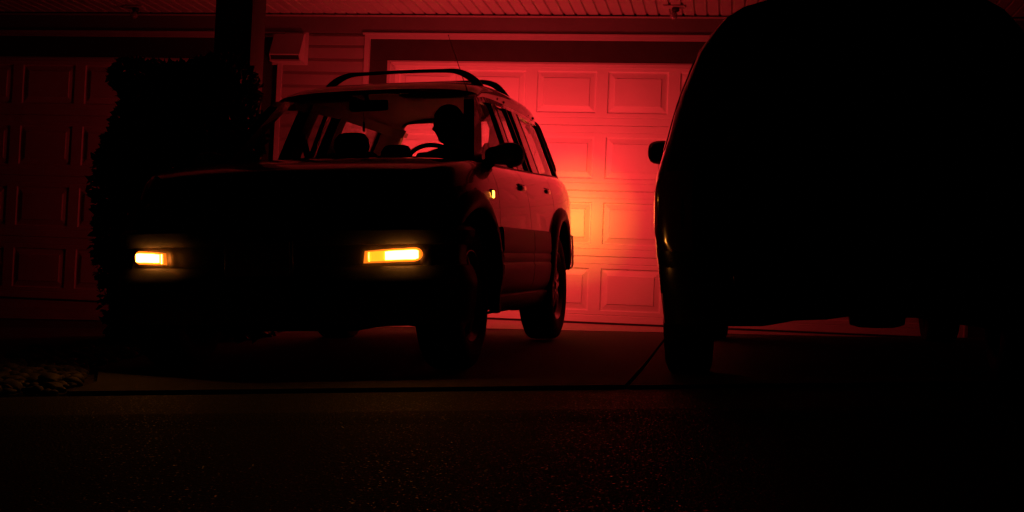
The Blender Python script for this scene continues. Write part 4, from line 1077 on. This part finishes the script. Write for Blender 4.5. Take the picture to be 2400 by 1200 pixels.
for s in (1, -1):
    for nm, u0, u1, lean in (('front_door_window', 1.12, 1.95, .28), ('sliding_door_window', .05, 1.04, 0), ('quarter_window', -.78, -.03, -.06)):
        rows = [[(u+lean*(1-(z-1.08)/.5) if (lean and u > 1.5) else u, 0, z) for z in np.linspace(1.09, 1.56, 8)] for u in np.linspace(u0, u1, 10)]
        rows = [[(u, s*(vside(u, z)+.004), z) for u, _, z in r] for r in rows]
        grid(nm, rows, M['darkglass'], van)
    # wrap-round tail lamp
    rows = []
    for z in np.linspace(.62, .98, 9):
        k = math.sin((z-.62)/.36*PI); row = []
        for u in np.linspace(-.998, -.90+.20*k, 9):
            row.append((u, s*(vside(u, z)+.006), z))
        rows.append(row)
    o = grid('tail_lamp', rows, M['redlens'], van, ang=60)
    box('rear_reflector', (-1.062, s*.52-.06, .475), (-1.045, s*.52+.06, .515), M['redlens'], van, .004)
    # mirror
    bm = bmesh.new(); R = []
    for x, k in ((0, .75), (.03, .97), (.09, 1.0), (.13, .8), (.15, .3)):
        R.append([(2.20+x, s*(1.158+math.copysign(abs(math.cos(t))**.6, math.cos(t))*.108*k), 1.325+math.copysign(abs(math.sin(t))**.7, math.sin(t))*.080*k) for t in np.linspace(0, 2*PI, 28, endpoint=False)])
    add_rings(bm, R); mr = from_bm('door_mirror', bm, M['blackplastic'], van, ang=50)
    tube('mirror_arm', [(2.24, s*.93, 1.22), (2.25, s*1.0, 1.27), (2.25, s*1.06, 1.33)], .030, M['blackplastic'], mr, 10)
    for u in (.55, 1.25): box('door_handle', (u-.08, s*(vside(u, .93)-.002), .92), (u+.08, s*(vside(u, .93)+.022), .945), M['vpaint'], van, .008)
    # arch lips and side moulding
    for uc in (0, VWB):
        rows = []
        for k in range(33):
            a = math.radians(-14+208*k/32); row = []
            for r, d in ((.398, -.03), (.398, .006), (.425, .008), (.432, -.004)):
                u = uc+r*math.cos(a); z = max(.25, .36+r*math.sin(a)); row.append((u, s*(vside(min(u, 3.5), z)+d), z))
            rows.append(row)
        grid('arch_lip', rows, M['vpaint'], van, ang=50)
    grid('side_moulding', [[(u, s*(vside(u, z)+d), z) for z, d in ((.56, 0), (.57, .012), (.62, .014), (.63, 0))] for u in np.linspace(.46, 2.56, 16)], M['blackplastic'], van)
# rear glass, bumper, plate, handle, wiper, spoiler, lights
def vrear(v, z): 
    w_ = vside(-1.0, z); return -1.013
rows = []
for t in np.linspace(0, 1, 8):
    z = 1.10+.46*t; rows.append([(-1.022+.02*t+.03*(v/.7)**2*0, v*(1-.14*t), z) for v in np.linspace(-.62, .62, 11)])
grid('rear_window', rows, M['darkglass'], van, thick=.006)
def vb_sweep(path, prof, name, m, n=56):
    fullp = resample([(u, v, 0) for u, v in path+[(u, -v) for u, v in path[-2::-1]]], n); rows = []
    for i, (u, v, _) in enumerate(fullp):
        a, b = fullp[max(i-1, 0)], fullp[min(i+1, n-1)]; t = Vector((b[0]-a[0], b[1]-a[1], 0)).normalized(); nr = Vector((t.y, -t.x, 0))
        if nr.dot(Vector((u-1.2, v, 0))) < 0: nr = -nr
        zb_ = interp(v, [-.6, -.3, -.24, .08, .16, .30, .44, .62], [.288, .325, .338, .340, .325, .320, .292, .288])
        rows.append([(u+nr.x*d, v+nr.y*d, zb_ if z is None else z) for d, z in prof])
    return grid(name, rows, m, van, closed_v=True, caps=True, ang=45)
vb_sweep([(-.50, .935), (-.70, .930), (-.86, .900), (-.96, .80), (-1.02, .60), (-1.04, .3), (-1.045, 0)], [(-.08, None), (-.01, None), (.008, .42), (.012, .46), (.02, .54), (.014, .60), (-.06, .61)], 'rear_bumper', M['vpaint'])
pf = box('number_plate', (-1.028, -.155, .80), (-1.022, .155, .955), M['plate'], van, .002)
box('plate_recess', (-1.021, -.24, .76), (-1.014, .24, 1.02), M['blackplastic'], van, .002)
box('tailgate_handle', (-1.045, -.22, .985), (-1.0215, .22, 1.02), M['chrome'], van, .006)
tube('rear_wiper', [(-1.035, 0, 1.13), (-1.032, -.15, 1.17), (-1.03, -.34, 1.19)], .008, M['blackplastic'], van, 6)
rows = [[(-1.02+.30*k-.02*(1-k), v, VTOP(-1.02+.30*k+.2)-.002-.075*(1-k)-.10*(v/.56)**2*.7) for v in np.linspace(-.40, .40, 13)] for k in np.linspace(0, 1, 5)]
grid('roof_spoiler', rows, M['vpaint'], van, thick=.02, ang=50)
# running gear seen under the bumper
for u in (0, VWB):
    for s in (1, -1): wheel(van, (u, s*.835, .335), s, R=.345, wd=.235, rim=.215, spokes=7)
tube('rear_beam', [(.02, -.72, .36), (.02, -.3, .44), (.02, .3, .44), (.02, .72, .36)], .045, M['under'], van, 10)
bm = bmesh.new(); add_rings(bm, lathe_rings([(.03, -.135), (.085, -.125), (.098, -.08), (.10, 0), (.098, .08), (.085, .125), (.03, .135)], 20, (-.62, -.085, .372), 'y')); from_bm('muffler', bm, M['rust'], van, ang=50)
tube('exhaust_pipe', [(2.4, .05, .30), (.6, .05, .34), (-.3, .0, .38), (-.55, -.05, .38)], .028, M['rust'], van, 8)
tube('tail_pipe', [(-.62, -.22, .37), (-.8, -.40, .40), (-1.06, -.45, .375)], .026, M['rust'], van, 10)
box('floor_pan', (-.80, -.66, .35), (3.5, .66, .40), M['under'], van, .02)
box('spare_tyre_tray', (1.4, -.3, .31), (2.1, .3, .35), M['under'], van, .03)
